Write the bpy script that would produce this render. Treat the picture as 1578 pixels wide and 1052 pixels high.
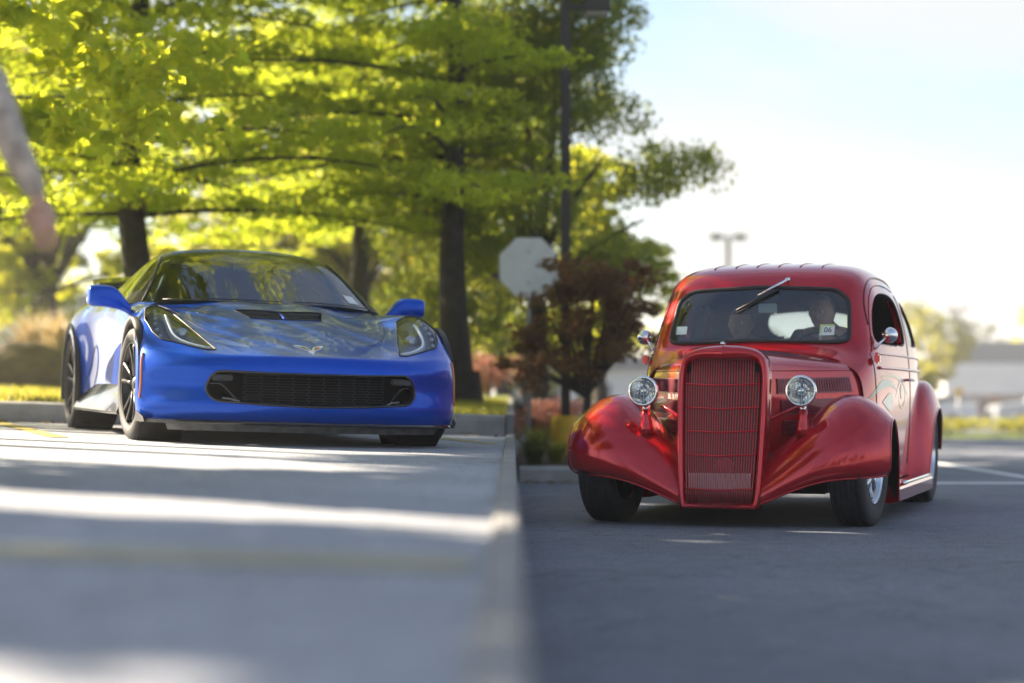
import bpy, bmesh, math, random
import numpy as np
from mathutils import Vector, Matrix
from mathutils.bvhtree import BVHTree

for o in list(bpy.data.objects):
    bpy.data.objects.remove(o, do_unlink=True)
scene = bpy.context.scene
COL = scene.collection
R = math.radians

# ------------------------------------------------------------------ camera
EYE = 0.762                                   # eye height above the driveway
cam_data = bpy.data.cameras.new('camera')
cam = bpy.data.objects.new('camera', cam_data)
COL.objects.link(cam)
cam.location = (0, 0, EYE)
cam.rotation_euler = (R(90), 0, 0)
cam_data.sensor_width = 36.0
cam_data.lens = 36.0 * 3120 / 1578
cam_data.shift_y = (608 - 526) / 1578
cam_data.clip_start = 0.1
cam_data.clip_end = 4000
cam_data.dof.use_dof = True
cam_data.dof.focus_distance = 11.75
cam_data.dof.aperture_fstop = 1.05
scene.camera = cam

# ------------------------------------------------------------------ sky, sun, exposure
SUN_EL, SUN_AZ = R(27), R(-60)                # azimuth measured from the view direction (+Y), to the right
sun_vec = Vector((math.sin(SUN_AZ) * math.cos(SUN_EL), math.cos(SUN_AZ) * math.cos(SUN_EL), math.sin(SUN_EL)))
world = bpy.data.worlds.new('World')
scene.world = world
world.use_nodes = True
wn, wl = world.node_tree.nodes, world.node_tree.links
wn.clear()
w_out = wn.new('ShaderNodeOutputWorld')
w_bg = wn.new('ShaderNodeBackground')
w_bg.inputs['Strength'].default_value = 0.045
w_sky = wn.new('ShaderNodeTexSky')
w_sky.sky_type = 'NISHITA'
w_sky.sun_disc = False
w_sky.sun_elevation = SUN_EL
w_sky.sun_rotation = SUN_AZ
w_sky.air_density = 1.0
w_sky.dust_density = 1.0
w_sky.ozone_density = 2.0
# thin cloud: a white veil laid over the sky by noise on the view direction
w_tc = wn.new('ShaderNodeTexCoord')
w_map = wn.new('ShaderNodeMapping')
w_map.inputs['Scale'].default_value = (1.0, 1.0, 3.2)
w_map.inputs['Location'].default_value = (0.35, 0.1, 0.02)
w_noise = wn.new('ShaderNodeTexNoise')
w_noise.inputs['Scale'].default_value = 2.6
w_noise.inputs['Detail'].default_value = 7
w_noise.inputs['Roughness'].default_value = 0.5
w_noise.inputs['Distortion'].default_value = 0.6
w_ramp = wn.new('ShaderNodeValToRGB')
w_ramp.color_ramp.elements[0].position = 0.38
w_ramp.color_ramp.elements[0].color = (0.0, 0.0, 0.0, 1)
w_ramp.color_ramp.elements[1].position = 0.60
w_ramp.color_ramp.elements[1].color = (0.92, 0.92, 0.92, 1)
w_mix = wn.new('ShaderNodeMixRGB')
w_mix.inputs['Color2'].default_value = (4.1, 4.1, 4.0, 1)
wl.new(w_tc.outputs['Generated'], w_map.inputs['Vector'])
wl.new(w_map.outputs['Vector'], w_noise.inputs['Vector'])
wl.new(w_noise.outputs['Fac'], w_ramp.inputs['Fac'])
w_sep = wn.new('ShaderNodeSeparateXYZ')                  # the veil thins towards the zenith
w_thin = wn.new('ShaderNodeMapRange')
w_thin.inputs['From Min'].default_value = 0.10; w_thin.inputs['From Max'].default_value = 0.65
w_thin.inputs['To Min'].default_value = 1.0; w_thin.inputs['To Max'].default_value = 0.25
w_mul = wn.new('ShaderNodeMixRGB'); w_mul.blend_type = 'MULTIPLY'; w_mul.inputs['Fac'].default_value = 1.0
wl.new(w_tc.outputs['Generated'], w_sep.inputs['Vector']); wl.new(w_sep.outputs['Z'], w_thin.inputs['Value'])
wl.new(w_ramp.outputs['Color'], w_mul.inputs['Color1']); wl.new(w_thin.outputs['Result'], w_mul.inputs['Color2'])
wl.new(w_mul.outputs['Color'], w_mix.inputs['Fac'])
wl.new(w_sky.outputs['Color'], w_mix.inputs['Color1'])
wl.new(w_mix.outputs['Color'], w_bg.inputs['Color'])
wl.new(w_bg.outputs['Background'], w_out.inputs['Surface'])

sun_data = bpy.data.lights.new('sun', 'SUN')
sun_data.energy = 5.0
sun_data.angle = R(0.5)
sun_data.color = (1.0, 0.85, 0.65)
sun = bpy.data.objects.new('sun', sun_data)
COL.objects.link(sun)
sun.rotation_euler = (-sun_vec).to_track_quat('-Z', 'Y').to_euler()

scene.view_settings.view_transform = 'Standard'
scene.view_settings.look = 'None'
scene.view_settings.gamma = 1.0
scene.view_settings.use_curve_mapping = False
scene.view_settings.exposure = 2.3
scene.render.engine = 'CYCLES'
cy = scene.cycles
cy.use_denoising = True
try:
    cy.denoiser = 'OPENIMAGEDENOISE'
except Exception:
    pass
cy.max_bounces = 10
cy.transparent_max_bounces = 16
cy.transmission_bounces = 8
cy.glossy_bounces = 5
cy.diffuse_bounces = 4
cy.caustics_reflective = False
cy.caustics_refractive = False
cy.sample_clamp_indirect = 6.0

# ------------------------------------------------------------------ helpers
def tag(o, label=None, cat=None, group=None, kind=None):
    if label: o['label'] = label
    if cat: o['category'] = cat
    if group: o['group'] = group
    if kind: o['kind'] = kind
    return o

def empty(name, loc=(0, 0, 0), rot=(0, 0, 0)):
    o = bpy.data.objects.new(name, None)
    o.location = loc
    o.rotation_euler = rot
    o.empty_display_size = 0.2
    COL.objects.link(o)
    return o

def link(name, me, mat=None, parent=None):
    o = bpy.data.objects.new(name, me)
    if mat is not None and len(me.materials) == 0:
        me.materials.append(mat)
    COL.objects.link(o)
    if parent is not None:
        o.parent = parent
    return o

def mesh(name, V, Fc, smooth=True):
    V = np.asarray(V, dtype=np.float32).reshape(-1, 3)
    me = bpy.data.meshes.new(name)
    if isinstance(Fc, np.ndarray):
        k = Fc.shape[1]
        me.vertices.add(len(V)); me.vertices.foreach_set('co', V.ravel())
        me.loops.add(Fc.size); me.loops.foreach_set('vertex_index', Fc.astype(np.int32).ravel())
        me.polygons.add(len(Fc))
        me.polygons.foreach_set('loop_start', (np.arange(len(Fc)) * k).astype(np.int32))
        me.polygons.foreach_set('loop_total', np.full(len(Fc), k, np.int32))
        me.update(calc_edges=True)
    else:
        me.from_pydata(V.tolist(), [], [list(map(int, f)) for f in Fc])
        me.update()
    me.polygons.foreach_set('use_smooth', np.full(len(me.polygons), bool(smooth)))
    return me

def obj(name, V, Fc, mat=None, parent=None, smooth=True):
    return link(name, mesh(name, V, Fc, smooth), mat, parent)

class MB:
    """collects shapes into one mesh"""
    def __init__(s): s.v = []; s.f = []
    def add(s, V, Fc):
        b = len(s.v)
        s.v += [tuple(map(float, p)) for p in V]
        s.f += [[int(i) + b for i in f] for f in Fc]
        return s
    def box(s, c, d, rz=0.0, bev=0.0):
        x, y, z = [q / 2 for q in d]
        if bev > 0:
            V = []; 
            bx = min(bev, x * .9, y * .9, z * .9)
            for sz in (-1, 1):
                for (ix, iy, iz) in ((x - bx, y - bx, z), (x, y - bx, z - bx), (x - bx, y, z - bx)):
                    pass
            bm = bmesh.new()
            bmesh.ops.create_cube(bm, size=1)
            bmesh.ops.scale(bm, vec=d, verts=bm.verts)
            bmesh.ops.bevel(bm, geom=bm.edges[:], offset=bx, segments=2, affect='EDGES')
            bm.verts.ensure_lookup_table()
            V = [tuple(v.co) for v in bm.verts]
            Fc = [[v.index for v in f.verts] for f in bm.faces]
            bm.free()
        else:
            V = [(sx * x, sy * y, sz * z) for sz in (-1, 1) for sy in (-1, 1) for sx in (-1, 1)]
            Fc = [[0, 2, 3, 1], [4, 5, 7, 6], [0, 1, 5, 4], [2, 6, 7, 3], [0, 4, 6, 2], [1, 3, 7, 5]]
        ca, sa = math.cos(rz), math.sin(rz)
        V = [(c[0] + p[0] * ca - p[1] * sa, c[1] + p[0] * sa + p[1] * ca, c[2] + p[2]) for p in V]
        return s.add(V, Fc)
    def tube(s, pts, r, n=8, closed=False, flat=None):
        V, Fc = tube(pts, r, n, closed, flat)
        return s.add(V, Fc)
    def prism(s, poly, z0, z1):
        n = len(poly)
        V = [(x, y, z0) for x, y in poly] + [(x, y, z1) for x, y in poly]
        Fc = [list(range(n))[::-1], list(range(n, 2 * n))] + [[i, (i + 1) % n, n + (i + 1) % n, n + i] for i in range(n)]
        return s.add(V, Fc)
    def build(s, name, mat=None, parent=None, smooth=False):
        o = obj(name, np.array(s.v), s.f, mat, parent, smooth)
        return o

def tube(pts, r, n=8, closed=False, flat=None):
    """a tube through points; r one radius or one per point; flat squeezes the second axis"""
    P = np.asarray(pts, float); m = len(P)
    rr = np.full(m, r) if np.isscalar(r) else np.asarray(r, float)
    T = np.zeros_like(P)
    if closed:
        T = np.roll(P, -1, 0) - np.roll(P, 1, 0)
    else:
        T[1:-1] = P[2:] - P[:-2]; T[0] = P[1] - P[0]; T[-1] = P[-1] - P[-2]
    T /= np.linalg.norm(T, axis=1)[:, None] + 1e-12
    ref = np.array([0, 0, 1.]) if abs(T[0, 2]) < .9 else np.array([1., 0, 0])
    V = []
    nrm = np.cross(T[0], ref); nrm /= np.linalg.norm(nrm)
    for i in range(m):
        nrm = nrm - T[i] * nrm.dot(T[i]); nrm /= np.linalg.norm(nrm) + 1e-12
        b = np.cross(T[i], nrm)
        for k in range(n):
            a = 2 * math.pi * k / n
            V.append(P[i] + rr[i] * (math.cos(a) * nrm + math.sin(a) * b * (flat or 1)))
    Fc = []
    rng = m if closed else m - 1
    for i in range(rng):
        j = (i + 1) % m
        for k in range(n):
            l = (k + 1) % n
            Fc.append([i * n + k, i * n + l, j * n + l, j * n + k])
    if not closed:
        Fc.append(list(range(n))[::-1]); Fc.append([(m - 1) * n + k for k in range(n)])
    return np.array(V), Fc

def lathe(prof, n=48, axis='x', closed=False):
    """prof: (radius, offset along axis)"""
    V = []; Fc = []
    for k in range(n):
        a = 2 * math.pi * k / n
        c, s_ = math.cos(a), math.sin(a)
        for (r, h) in prof:
            V.append((h, r * c, r * s_) if axis == 'x' else ((r * c, h, r * s_) if axis == 'y' else (r * c, r * s_, h)))
    m = len(prof)
    for k in range(n):
        l = (k + 1) % n
        for i in range(m if closed else m - 1):
            j = (i + 1) % m
            Fc.append([k * m + i, l * m + i, l * m + j, k * m + j])
    return np.array(V), Fc

def basis(n, deg, t):
    knots = np.concatenate([np.zeros(deg), np.linspace(0, 1, n - deg + 1), np.ones(deg)])
    t = np.clip(t, 0, 1 - 1e-9)
    B = np.zeros((len(t), len(knots) - 1))
    for i in range(len(knots) - 1):
        B[:, i] = (t >= knots[i]) & (t < knots[i + 1])
    for d in range(1, deg + 1):
        nb = np.zeros((len(t), len(knots) - 1 - d))
        for i in range(nb.shape[1]):
            a = knots[i + d] - knots[i]; b = knots[i + d + 1] - knots[i + 1]
            if a > 0: nb[:, i] += (t - knots[i]) / a * B[:, i]
            if b > 0: nb[:, i] += (knots[i + d + 1] - t) / b * B[:, i + 1]
        B = nb
    return B

def spline_grid(C, nr, nc):
    C = np.asarray(C, float)
    Br = basis(C.shape[0], min(3, C.shape[0] - 1), np.linspace(0, 1, nr))
    Bc = basis(C.shape[1], min(3, C.shape[1] - 1), np.linspace(0, 1, nc))
    return np.einsum('ri,ijk,cj->rck', Br, C, Bc)

def spline_curve(P, n):
    P = np.asarray(P, float)
    return basis(len(P), min(3, len(P) - 1), np.linspace(0, 1, n)) @ P

def loop_curve(P, n):
    """closed smooth loop through a control polygon (approximating)"""
    P = np.asarray(P, float); m = len(P)
    t = np.arange(n) / n * m
    i = np.floor(t).astype(int); f = (t - i)[:, None]
    p0, p1, p2, p3 = P[(i - 1) % m], P[i % m], P[(i + 1) % m], P[(i + 2) % m]
    b0 = (1 - f) ** 3 / 6; b1 = (3 * f ** 3 - 6 * f ** 2 + 4) / 6
    b2 = (-3 * f ** 3 + 3 * f ** 2 + 3 * f + 1) / 6; b3 = f ** 3 / 6
    return b0 * p0 + b1 * p1 + b2 * p2 + b3 * p3

def grid_quads(nr, nc):
    a = np.arange(nr * nc).reshape(nr, nc)
    return np.stack([a[:-1, :-1], a[:-1, 1:], a[1:, 1:], a[1:, :-1]], -1).reshape(-1, 4)

def mirror_cols(C):
    """C[:,0] is the centre line; returns the full symmetric control net"""
    C = np.asarray(C, float)
    L = C[:, :0:-1].copy(); L[..., 0] *= -1
    return np.concatenate([L, C], 1)

def inside(poly, X, Y):
    poly = np.asarray(poly, float)
    r = np.zeros(X.shape, bool)
    n = len(poly)
    for i in range(n):
        x1, y1 = poly[i]; x2, y2 = poly[(i + 1) % n]
        c = ((y1 > Y) != (y2 > Y))
        with np.errstate(divide='ignore', invalid='ignore'):
            xi = (x2 - x1) * (Y - y1) / (y2 - y1 + 1e-15) + x1
        r ^= c & (X < xi)
    return r

def snap(P, poly, ax, tol, sel=None):
    """pull grid points that lie next to a cut line on to it"""
    poly = np.asarray(poly, float)
    A = P[..., ax[0]].ravel(); B = P[..., ax[1]].ravel()
    best = np.full(A.shape, 1e9); bx = A.copy(); by = B.copy()
    for i in range(len(poly)):
        p = poly[i]; q = poly[(i + 1) % len(poly)]
        d = q - p; L = d.dot(d) + 1e-15
        t = np.clip(((A - p[0]) * d[0] + (B - p[1]) * d[1]) / L, 0, 1)
        x = p[0] + t * d[0]; y = p[1] + t * d[1]
        e = np.hypot(x - A, y - B)
        m = e < best
        best[m] = e[m]; bx[m] = x[m]; by[m] = y[m]
    m = best < tol
    if sel is not None: m &= sel.ravel()
    Q = P.reshape(-1, 3).copy()
    Q[m, ax[0]] = bx[m]; Q[m, ax[1]] = by[m]
    return Q.reshape(P.shape)

def sub_mesh(name, P, quads, mat, parent, smooth=True, flip=False):
    used = np.unique(quads)
    idx = np.zeros(P.reshape(-1, 3).shape[0], int); idx[used] = np.arange(len(used))
    q = idx[quads]
    if flip: q = q[:, ::-1]
    return obj(name, P.reshape(-1, 3)[used], np.ascontiguousarray(q), mat, parent, smooth)

def grid_normals(P):
    du = np.gradient(P, axis=1); dv = np.gradient(P, axis=0)
    n = np.cross(du, dv); n /= np.linalg.norm(n, axis=-1)[..., None] + 1e-12
    return n

def bvh_of(P, quads):
    return BVHTree.FromPolygons([Vector(p) for p in P.reshape(-1, 3)], [tuple(map(int, q)) for q in quads])

def densify(poly, step):
    out = []
    n = len(poly)
    for i in range(n):
        a = np.array(poly[i], float); b = np.array(poly[(i + 1) % n], float)
        k = max(1, int(np.ceil(np.linalg.norm(b - a) / step)))
        for j in range(k): out.append(a + (b - a) * j / k)
    return np.array(out)

def round_poly(poly, n=72):
    return loop_curve(np.asarray(poly, float), n)

# ------------------------------------------------------------------ materials
def new_mat(name):
    m = bpy.data.materials.new(name); m.use_nodes = True
    nt = m.node_tree
    return m, nt, nt.nodes, nt.links, nt.nodes['Principled BSDF']

def mat(name, col, rough=0.5, metal=0.0, coat=0.0, var=0.0, vscale=8.0, bump=0.0, bscale=60.0, spec=None, rvar=0.0, coat_rough=0.03, coat_ior=1.5):
    m, nt, N, L, b = new_mat(name)
    b.inputs['Base Color'].default_value = (*col, 1)
    b.inputs['Roughness'].default_value = rough
    b.inputs['Metallic'].default_value = metal
    b.inputs['Coat Weight'].default_value = coat
    b.inputs['Coat Roughness'].default_value = coat_rough
    b.inputs['Coat IOR'].default_value = coat_ior
    if spec is not None: b.inputs['Specular IOR Level'].default_value = spec
    if var or bump or rvar:
        tc = N.new('ShaderNodeTexCoord')
        no = N.new('ShaderNodeTexNoise'); no.inputs['Scale'].default_value = vscale; no.inputs['Detail'].default_value = 5
        L.new(tc.outputs['Object'], no.inputs['Vector'])
        if var:
            mx = N.new('ShaderNodeMixRGB')
            mx.inputs['Color1'].default_value = (*[c * (1 - var) for c in col], 1)
            mx.inputs['Color2'].default_value = (*[min(1, c * (1 + var)) for c in col], 1)
            rp = N.new('ShaderNodeValToRGB'); rp.color_ramp.elements[0].position = .3; rp.color_ramp.elements[1].position = .7
            L.new(no.outputs['Fac'], rp.inputs['Fac']); L.new(rp.outputs['Color'], mx.inputs['Fac'])
            L.new(mx.outputs['Color'], b.inputs['Base Color'])
        if rvar:
            mr = N.new('ShaderNodeMapRange'); mr.inputs['To Min'].default_value = max(0, rough - rvar); mr.inputs['To Max'].default_value = min(1, rough + rvar)
            L.new(no.outputs['Fac'], mr.inputs['Value']); L.new(mr.outputs['Result'], b.inputs['Roughness'])
        if bump:
            n2 = N.new('ShaderNodeTexNoise'); n2.inputs['Scale'].default_value = bscale; n2.inputs['Detail'].default_value = 4
            L.new(tc.outputs['Object'], n2.inputs['Vector'])
            bp = N.new('ShaderNodeBump'); bp.inputs['Strength'].default_value = bump; bp.inputs['Distance'].default_value = .02
            L.new(n2.outputs['Fac'], bp.inputs['Height']); L.new(bp.outputs['Normal'], b.inputs['Normal'])
    return m

def glass_mat(name, tint, strength=1.0, rough=0.0, ior=1.5, boost=0.0):
    """thin pane: tinted see-through with Fresnel reflection"""
    m = bpy.data.materials.new(name); m.use_nodes = True
    N, L = m.node_tree.nodes, m.node_tree.links
    N.clear()
    out = N.new('ShaderNodeOutputMaterial'); mx = N.new('ShaderNodeMixShader')
    tr = N.new('ShaderNodeBsdfTransparent'); tr.inputs['Color'].default_value = (*tint, 1)
    gl = N.new('ShaderNodeBsdfGlossy'); gl.inputs['Roughness'].default_value = rough
    gl.inputs['Color'].default_value = (strength, strength, strength, 1)
    fr = N.new('ShaderNodeFresnel'); fr.inputs['IOR'].default_value = ior
    ad = N.new('ShaderNodeMath'); ad.operation = 'ADD'; ad.use_clamp = True; ad.inputs[1].default_value = boost
    L.new(fr.outputs['Fac'], ad.inputs[0]); L.new(ad.outputs['Value'], mx.inputs['Fac'])
    L.new(tr.outputs['BSDF'], mx.inputs[1]); L.new(gl.outputs['BSDF'], mx.inputs[2])
    L.new(mx.outputs['Shader'], out.inputs['Surface'])
    return m

def leaf_mat(name, c1, c2, trans, tmix=0.45, rough=0.5):
    """leaf: diffuse + light shining through; colour varies leaf by leaf"""
    m = bpy.data.materials.new(name); m.use_nodes = True
    N, L = m.node_tree.nodes, m.node_tree.links
    N.clear()
    out = N.new('ShaderNodeOutputMaterial'); mx = N.new('ShaderNodeMixShader'); mx.inputs['Fac'].default_value = tmix
    at = N.new('ShaderNodeAttribute'); at.attribute_name = 'shade'
    mc = N.new('ShaderNodeMixRGB'); mc.inputs['Color1'].default_value = (*c1, 1); mc.inputs['Color2'].default_value = (*c2, 1)
    L.new(at.outputs['Fac'], mc.inputs['Fac'])
    d = N.new('ShaderNodeBsdfPrincipled'); d.inputs['Roughness'].default_value = rough
    d.inputs['Specular IOR Level'].default_value = 0.35
    L.new(mc.outputs['Color'], d.inputs['Base Color'])
    t = N.new('ShaderNodeBsdfTranslucent')
    mt = N.new('ShaderNodeMixRGB'); mt.blend_type = 'MIX'
    mt.inputs['Color1'].default_value = (*trans, 1)
    mt.inputs['Color2'].default_value = (*[min(1, q * f) for q, f in zip(trans, (1.22, 1.0, .8))], 1)
    L.new(at.outputs['Fac'], mt.inputs['Fac']); L.new(mt.outputs['Color'], t.inputs['Color'])
    L.new(d.outputs['BSDF'], mx.inputs[1]); L.new(t.outputs['BSDF'], mx.inputs[2])
    L.new(mx.outputs['Shader'], out.inputs['Surface'])
    return m
# ------------------------------------------------------------------ the setting
rng = np.random.default_rng(7)
LOT_K = .028
LOT_TILT = math.atan(LOT_K)
def lot_z(x): return .468 - LOT_K * (max(x, -9.0) + 1.4)
def lawn_z(x, y):
    return lot_z(x) + .155 + min(max(y - 16.4, 0), 14) * .011 + .02 * math.sin(x * 1.3) * math.cos(y * .7)
def far_z(y):
    return 0.0 if y < 34 else max(-.95, -.017 * (y - 34))

def asphalt(name, base, speck, scale=1.0, warm=0.0):
    m, nt, N, L, b = new_mat(name)
    tc = N.new('ShaderNodeTexCoord')
    n1 = N.new('ShaderNodeTexNoise'); n1.inputs['Scale'].default_value = .7; n1.inputs['Detail'].default_value = 6
    n2 = N.new('ShaderNodeTexNoise'); n2.inputs['Scale'].default_value = 95 * scale; n2.inputs['Detail'].default_value = 3
    vo = N.new('ShaderNodeTexVoronoi'); vo.inputs['Scale'].default_value = 120 * scale
    for n in (n1, n2, vo): L.new(tc.outputs['Object'], n.inputs['Vector'])
    r1 = N.new('ShaderNodeValToRGB'); r1.color_ramp.elements[0].position = .3; r1.color_ramp.elements[1].position = .72
    r1.color_ramp.elements[0].color = (*[q * .82 for q in base], 1); r1.color_ramp.elements[1].color = (*[q * 1.15 for q in base], 1)
    L.new(n1.outputs['Fac'], r1.inputs['Fac'])
    r2 = N.new('ShaderNodeValToRGB'); r2.color_ramp.elements[0].position = .35; r2.color_ramp.elements[1].position = .75
    r2.color_ramp.elements[0].color = (.42, .42, .43, 1); r2.color_ramp.elements[1].color = (speck, speck, speck * .98, 1)
    L.new(n2.outputs['Fac'], r2.inputs['Fac'])
    mu = N.new('ShaderNodeMixRGB'); mu.blend_type = 'MULTIPLY'; mu.inputs['Fac'].default_value = 1
    L.new(r1.outputs['Color'], mu.inputs['Color1']); L.new(r2.outputs['Color'], mu.inputs['Color2'])
    n3 = N.new('ShaderNodeTexNoise'); n3.inputs['Scale'].default_value = 9; n3.inputs['Detail'].default_value = 8; n3.inputs['Roughness'].default_value = .7
    L.new(tc.outputs['Object'], n3.inputs['Vector'])
    r3 = N.new('ShaderNodeValToRGB'); r3.color_ramp.elements[0].position = .32; r3.color_ramp.elements[1].position = .68
    r3.color_ramp.elements[0].color = (.72, .72, .73, 1); r3.color_ramp.elements[1].color = (1.12, 1.12, 1.12, 1)
    L.new(n3.outputs['Fac'], r3.inputs['Fac'])
    m3 = N.new('ShaderNodeMixRGB'); m3.blend_type = 'MULTIPLY'; m3.inputs['Fac'].default_value = 1
    L.new(mu.outputs['Color'], m3.inputs['Color1']); L.new(r3.outputs['Color'], m3.inputs['Color2'])
    # hairline cracks
    nd = N.new('ShaderNodeTexNoise'); nd.inputs['Scale'].default_value = 2.2; nd.inputs['Detail'].default_value = 5
    L.new(tc.outputs['Object'], nd.inputs['Vector'])
    vm = N.new('ShaderNodeVectorMath'); vm.operation = 'MULTIPLY_ADD'; vm.inputs[1].default_value = (.9, .9, .9)
    L.new(nd.outputs['Color'], vm.inputs[0]); L.new(tc.outputs['Object'], vm.inputs[2])
    vc = N.new('ShaderNodeTexVoronoi'); vc.feature = 'DISTANCE_TO_EDGE'; vc.inputs['Scale'].default_value = .45
    L.new(vm.outputs['Vector'], vc.inputs['Vector'])
    rc = N.new('ShaderNodeValToRGB'); rc.color_ramp.elements[0].position = .0; rc.color_ramp.elements[1].position = .011
    rc.color_ramp.elements[0].color = (.72, .72, .72, 1); rc.color_ramp.elements[1].color = (1, 1, 1, 1)
    L.new(vc.outputs['Distance'], rc.inputs['Fac'])
    m4 = N.new('ShaderNodeMixRGB'); m4.blend_type = 'MULTIPLY'; m4.inputs['Fac'].default_value = 1
    L.new(m3.outputs['Color'], m4.inputs['Color1']); L.new(rc.outputs['Color'], m4.inputs['Color2'])
    L.new(m4.outputs['Color'], b.inputs['Base Color'])
    b.inputs['Roughness'].default_value = .82
    bp = N.new('ShaderNodeBump'); bp.inputs['Strength'].default_value = .55; bp.inputs['Distance'].default_value = .006
    L.new(vo.outputs['Distance'], bp.inputs['Height']); L.new(bp.outputs['Normal'], b.inputs['Normal'])
    return m

m_lot = asphalt('weathered_lot_asphalt', (.48, .50, .55), 1.4)
m_drive = asphalt('dark_drive_asphalt', (.195, .21, .25), 1.9)
m_conc = mat('kerb_concrete', (.36, .35, .33), rough=.85, var=.22, vscale=5, bump=.3, bscale=90)
m_conc_pale = mat('pale_wall_concrete', (.27, .265, .26), rough=.85, var=.12, vscale=3, bump=.25, bscale=80)
m_soil = mat('brown_mulch', (.10, .07, .05), rough=.95, var=.5, vscale=22, bump=.8, bscale=50)
m_lawn = mat('lawn_green', (.13, .17, .035), rough=.9, var=.4, vscale=3, bump=.5, bscale=70)
m_far = mat('far_ground', (.16, .16, .145), rough=.9, var=.25, vscale=.2)
m_yellow = mat('worn_yellow_paint', (.55, .42, .10), rough=.75, var=.25, vscale=18)
m_white_line = mat('worn_white_paint', (.72, .73, .74), rough=.7, var=.15, vscale=18)

def sheet(name, xs, ys, zf, m, kind='structure'):
    V = np.array([[(x, y, zf(x, y)) for x in xs] for y in ys]).reshape(-1, 3)
    o = obj(name, V, grid_quads(len(ys), len(xs)), m)
    return tag(o, kind=kind)

sheet('parking_lot', np.concatenate([[-70, -30], np.linspace(-9, -.05, 10)]), np.linspace(-25, 16.2, 12), lambda x, y: lot_z(x), m_lot)
sheet('driveway', np.concatenate([np.linspace(.0, 12, 7), [30, 80]]), np.concatenate([np.linspace(-25, 34, 12), [45, 60, 90, 140]]), lambda x, y: far_z(y), m_drive)
sheet('lawn', np.concatenate([[-160, -60, -30], np.linspace(-14, -.04, 24)]), np.concatenate([np.linspace(16.42, 30, 20), [40, 70, 160]]), lambda x, y: lawn_z(x, y), m_lawn)
sheet('ground', [-1800, -160, -20, 0, 80, 1800], [-900, -25, 33.9, 60, 90, 140, 1900], lambda x, y: far_z(y) - .06, m_far)

# painted lines on the lot, each its own stripe
def stripe(name, pts, w, zf, m, kind='structure'):
    p = np.array(pts, float); d = p[1] - p[0]; d /= np.linalg.norm(d); n = np.array([-d[1], d[0]]) * w / 2
    q = [p[0] - n, p[1] - n, p[1] + n, p[0] + n]
    return tag(obj(name, [(a, b, zf(a) + .004) for a, b in q], [[0, 1, 2, 3]], m, None, False), kind=kind)
stripe('painted_line', [(-9, 4.02), (-.08, 3.92)], .30, lot_z, mat('faded_yellow_paint', (.38, .35, .24), rough=.8, var=.2, vscale=12))
stripe('painted_line', [(-4.1, 16.1), (-2.72, 12.15)], .12, lot_z, m_yellow)
stripe('painted_line', [(-1.02, 16.1), (-.12, 13.52)], .10, lot_z, m_yellow)
stripe('painted_line', [(2.4, 17.35), (16, 17.35)], .32, lambda x: 0.0, m_white_line)
stripe('painted_line', [(4.72, 17.6), (4.72, 31)], .13, lambda x: 0.0, m_white_line)

# kerb along the back of the lot, stone by stone
kerb = tag(empty('kerb', (0, 16.2, 0)), kind='structure')
for k in range(9):
    x1 = -.06 - k * 2.2; x0 = x1 - 2.188
    za, zb = lot_z(x0), lot_z(x1)
    prof = [(0, -.05), (.0, .12), (.012, .152), (.035, .165), (.2, .168), (.2, -.05)]
    V = [(x0, a, za + h) for a, h in prof] + [(x1, a, zb + h) for a, h in prof]
    n = len(prof)
    obj('kerb_stone', V, [[i, n + i, n + (i + 1) % n, (i + 1) % n] for i in range(n)] + [list(range(n)), list(range(n, 2 * n))[::-1]], m_conc, kerb, False)

# low retaining wall between lot and driveway
rw_ = tag(empty('retaining_wall', (0, 1.0, 0)), 'low pale concrete retaining wall running between the raised lot and the driveway', 'wall')
for k in range(14):
    y0 = 1.0 + k * 1.9; y1 = y0 + 1.888
    if y0 < 15.0: z0 = z1 = lot_z(0) + .02
    else: z0, z1 = lawn_z(0, y0) + .02, lawn_z(0, y1) + .02
    b_ = .008; xa, xb = -.047, .018
    prof = lambda z: [(xa, -.1), (xa, z - b_), (xa + b_, z), (xb - b_, z), (xb, z - b_), (xb, -.1)]
    V = [(x, y0 - 1.0, z) for x, z in prof(z0)] + [(x, y1 - 1.0, z) for x, z in prof(z1)]
    obj('wall_block', V, [[i, n_, 6 + n_, 6 + i] for i, n_ in ((i, (i + 1) % 6) for i in range(6))] + [list(range(6)), list(range(6, 12))[::-1]], m_conc_pale, rw_, False)

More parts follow.
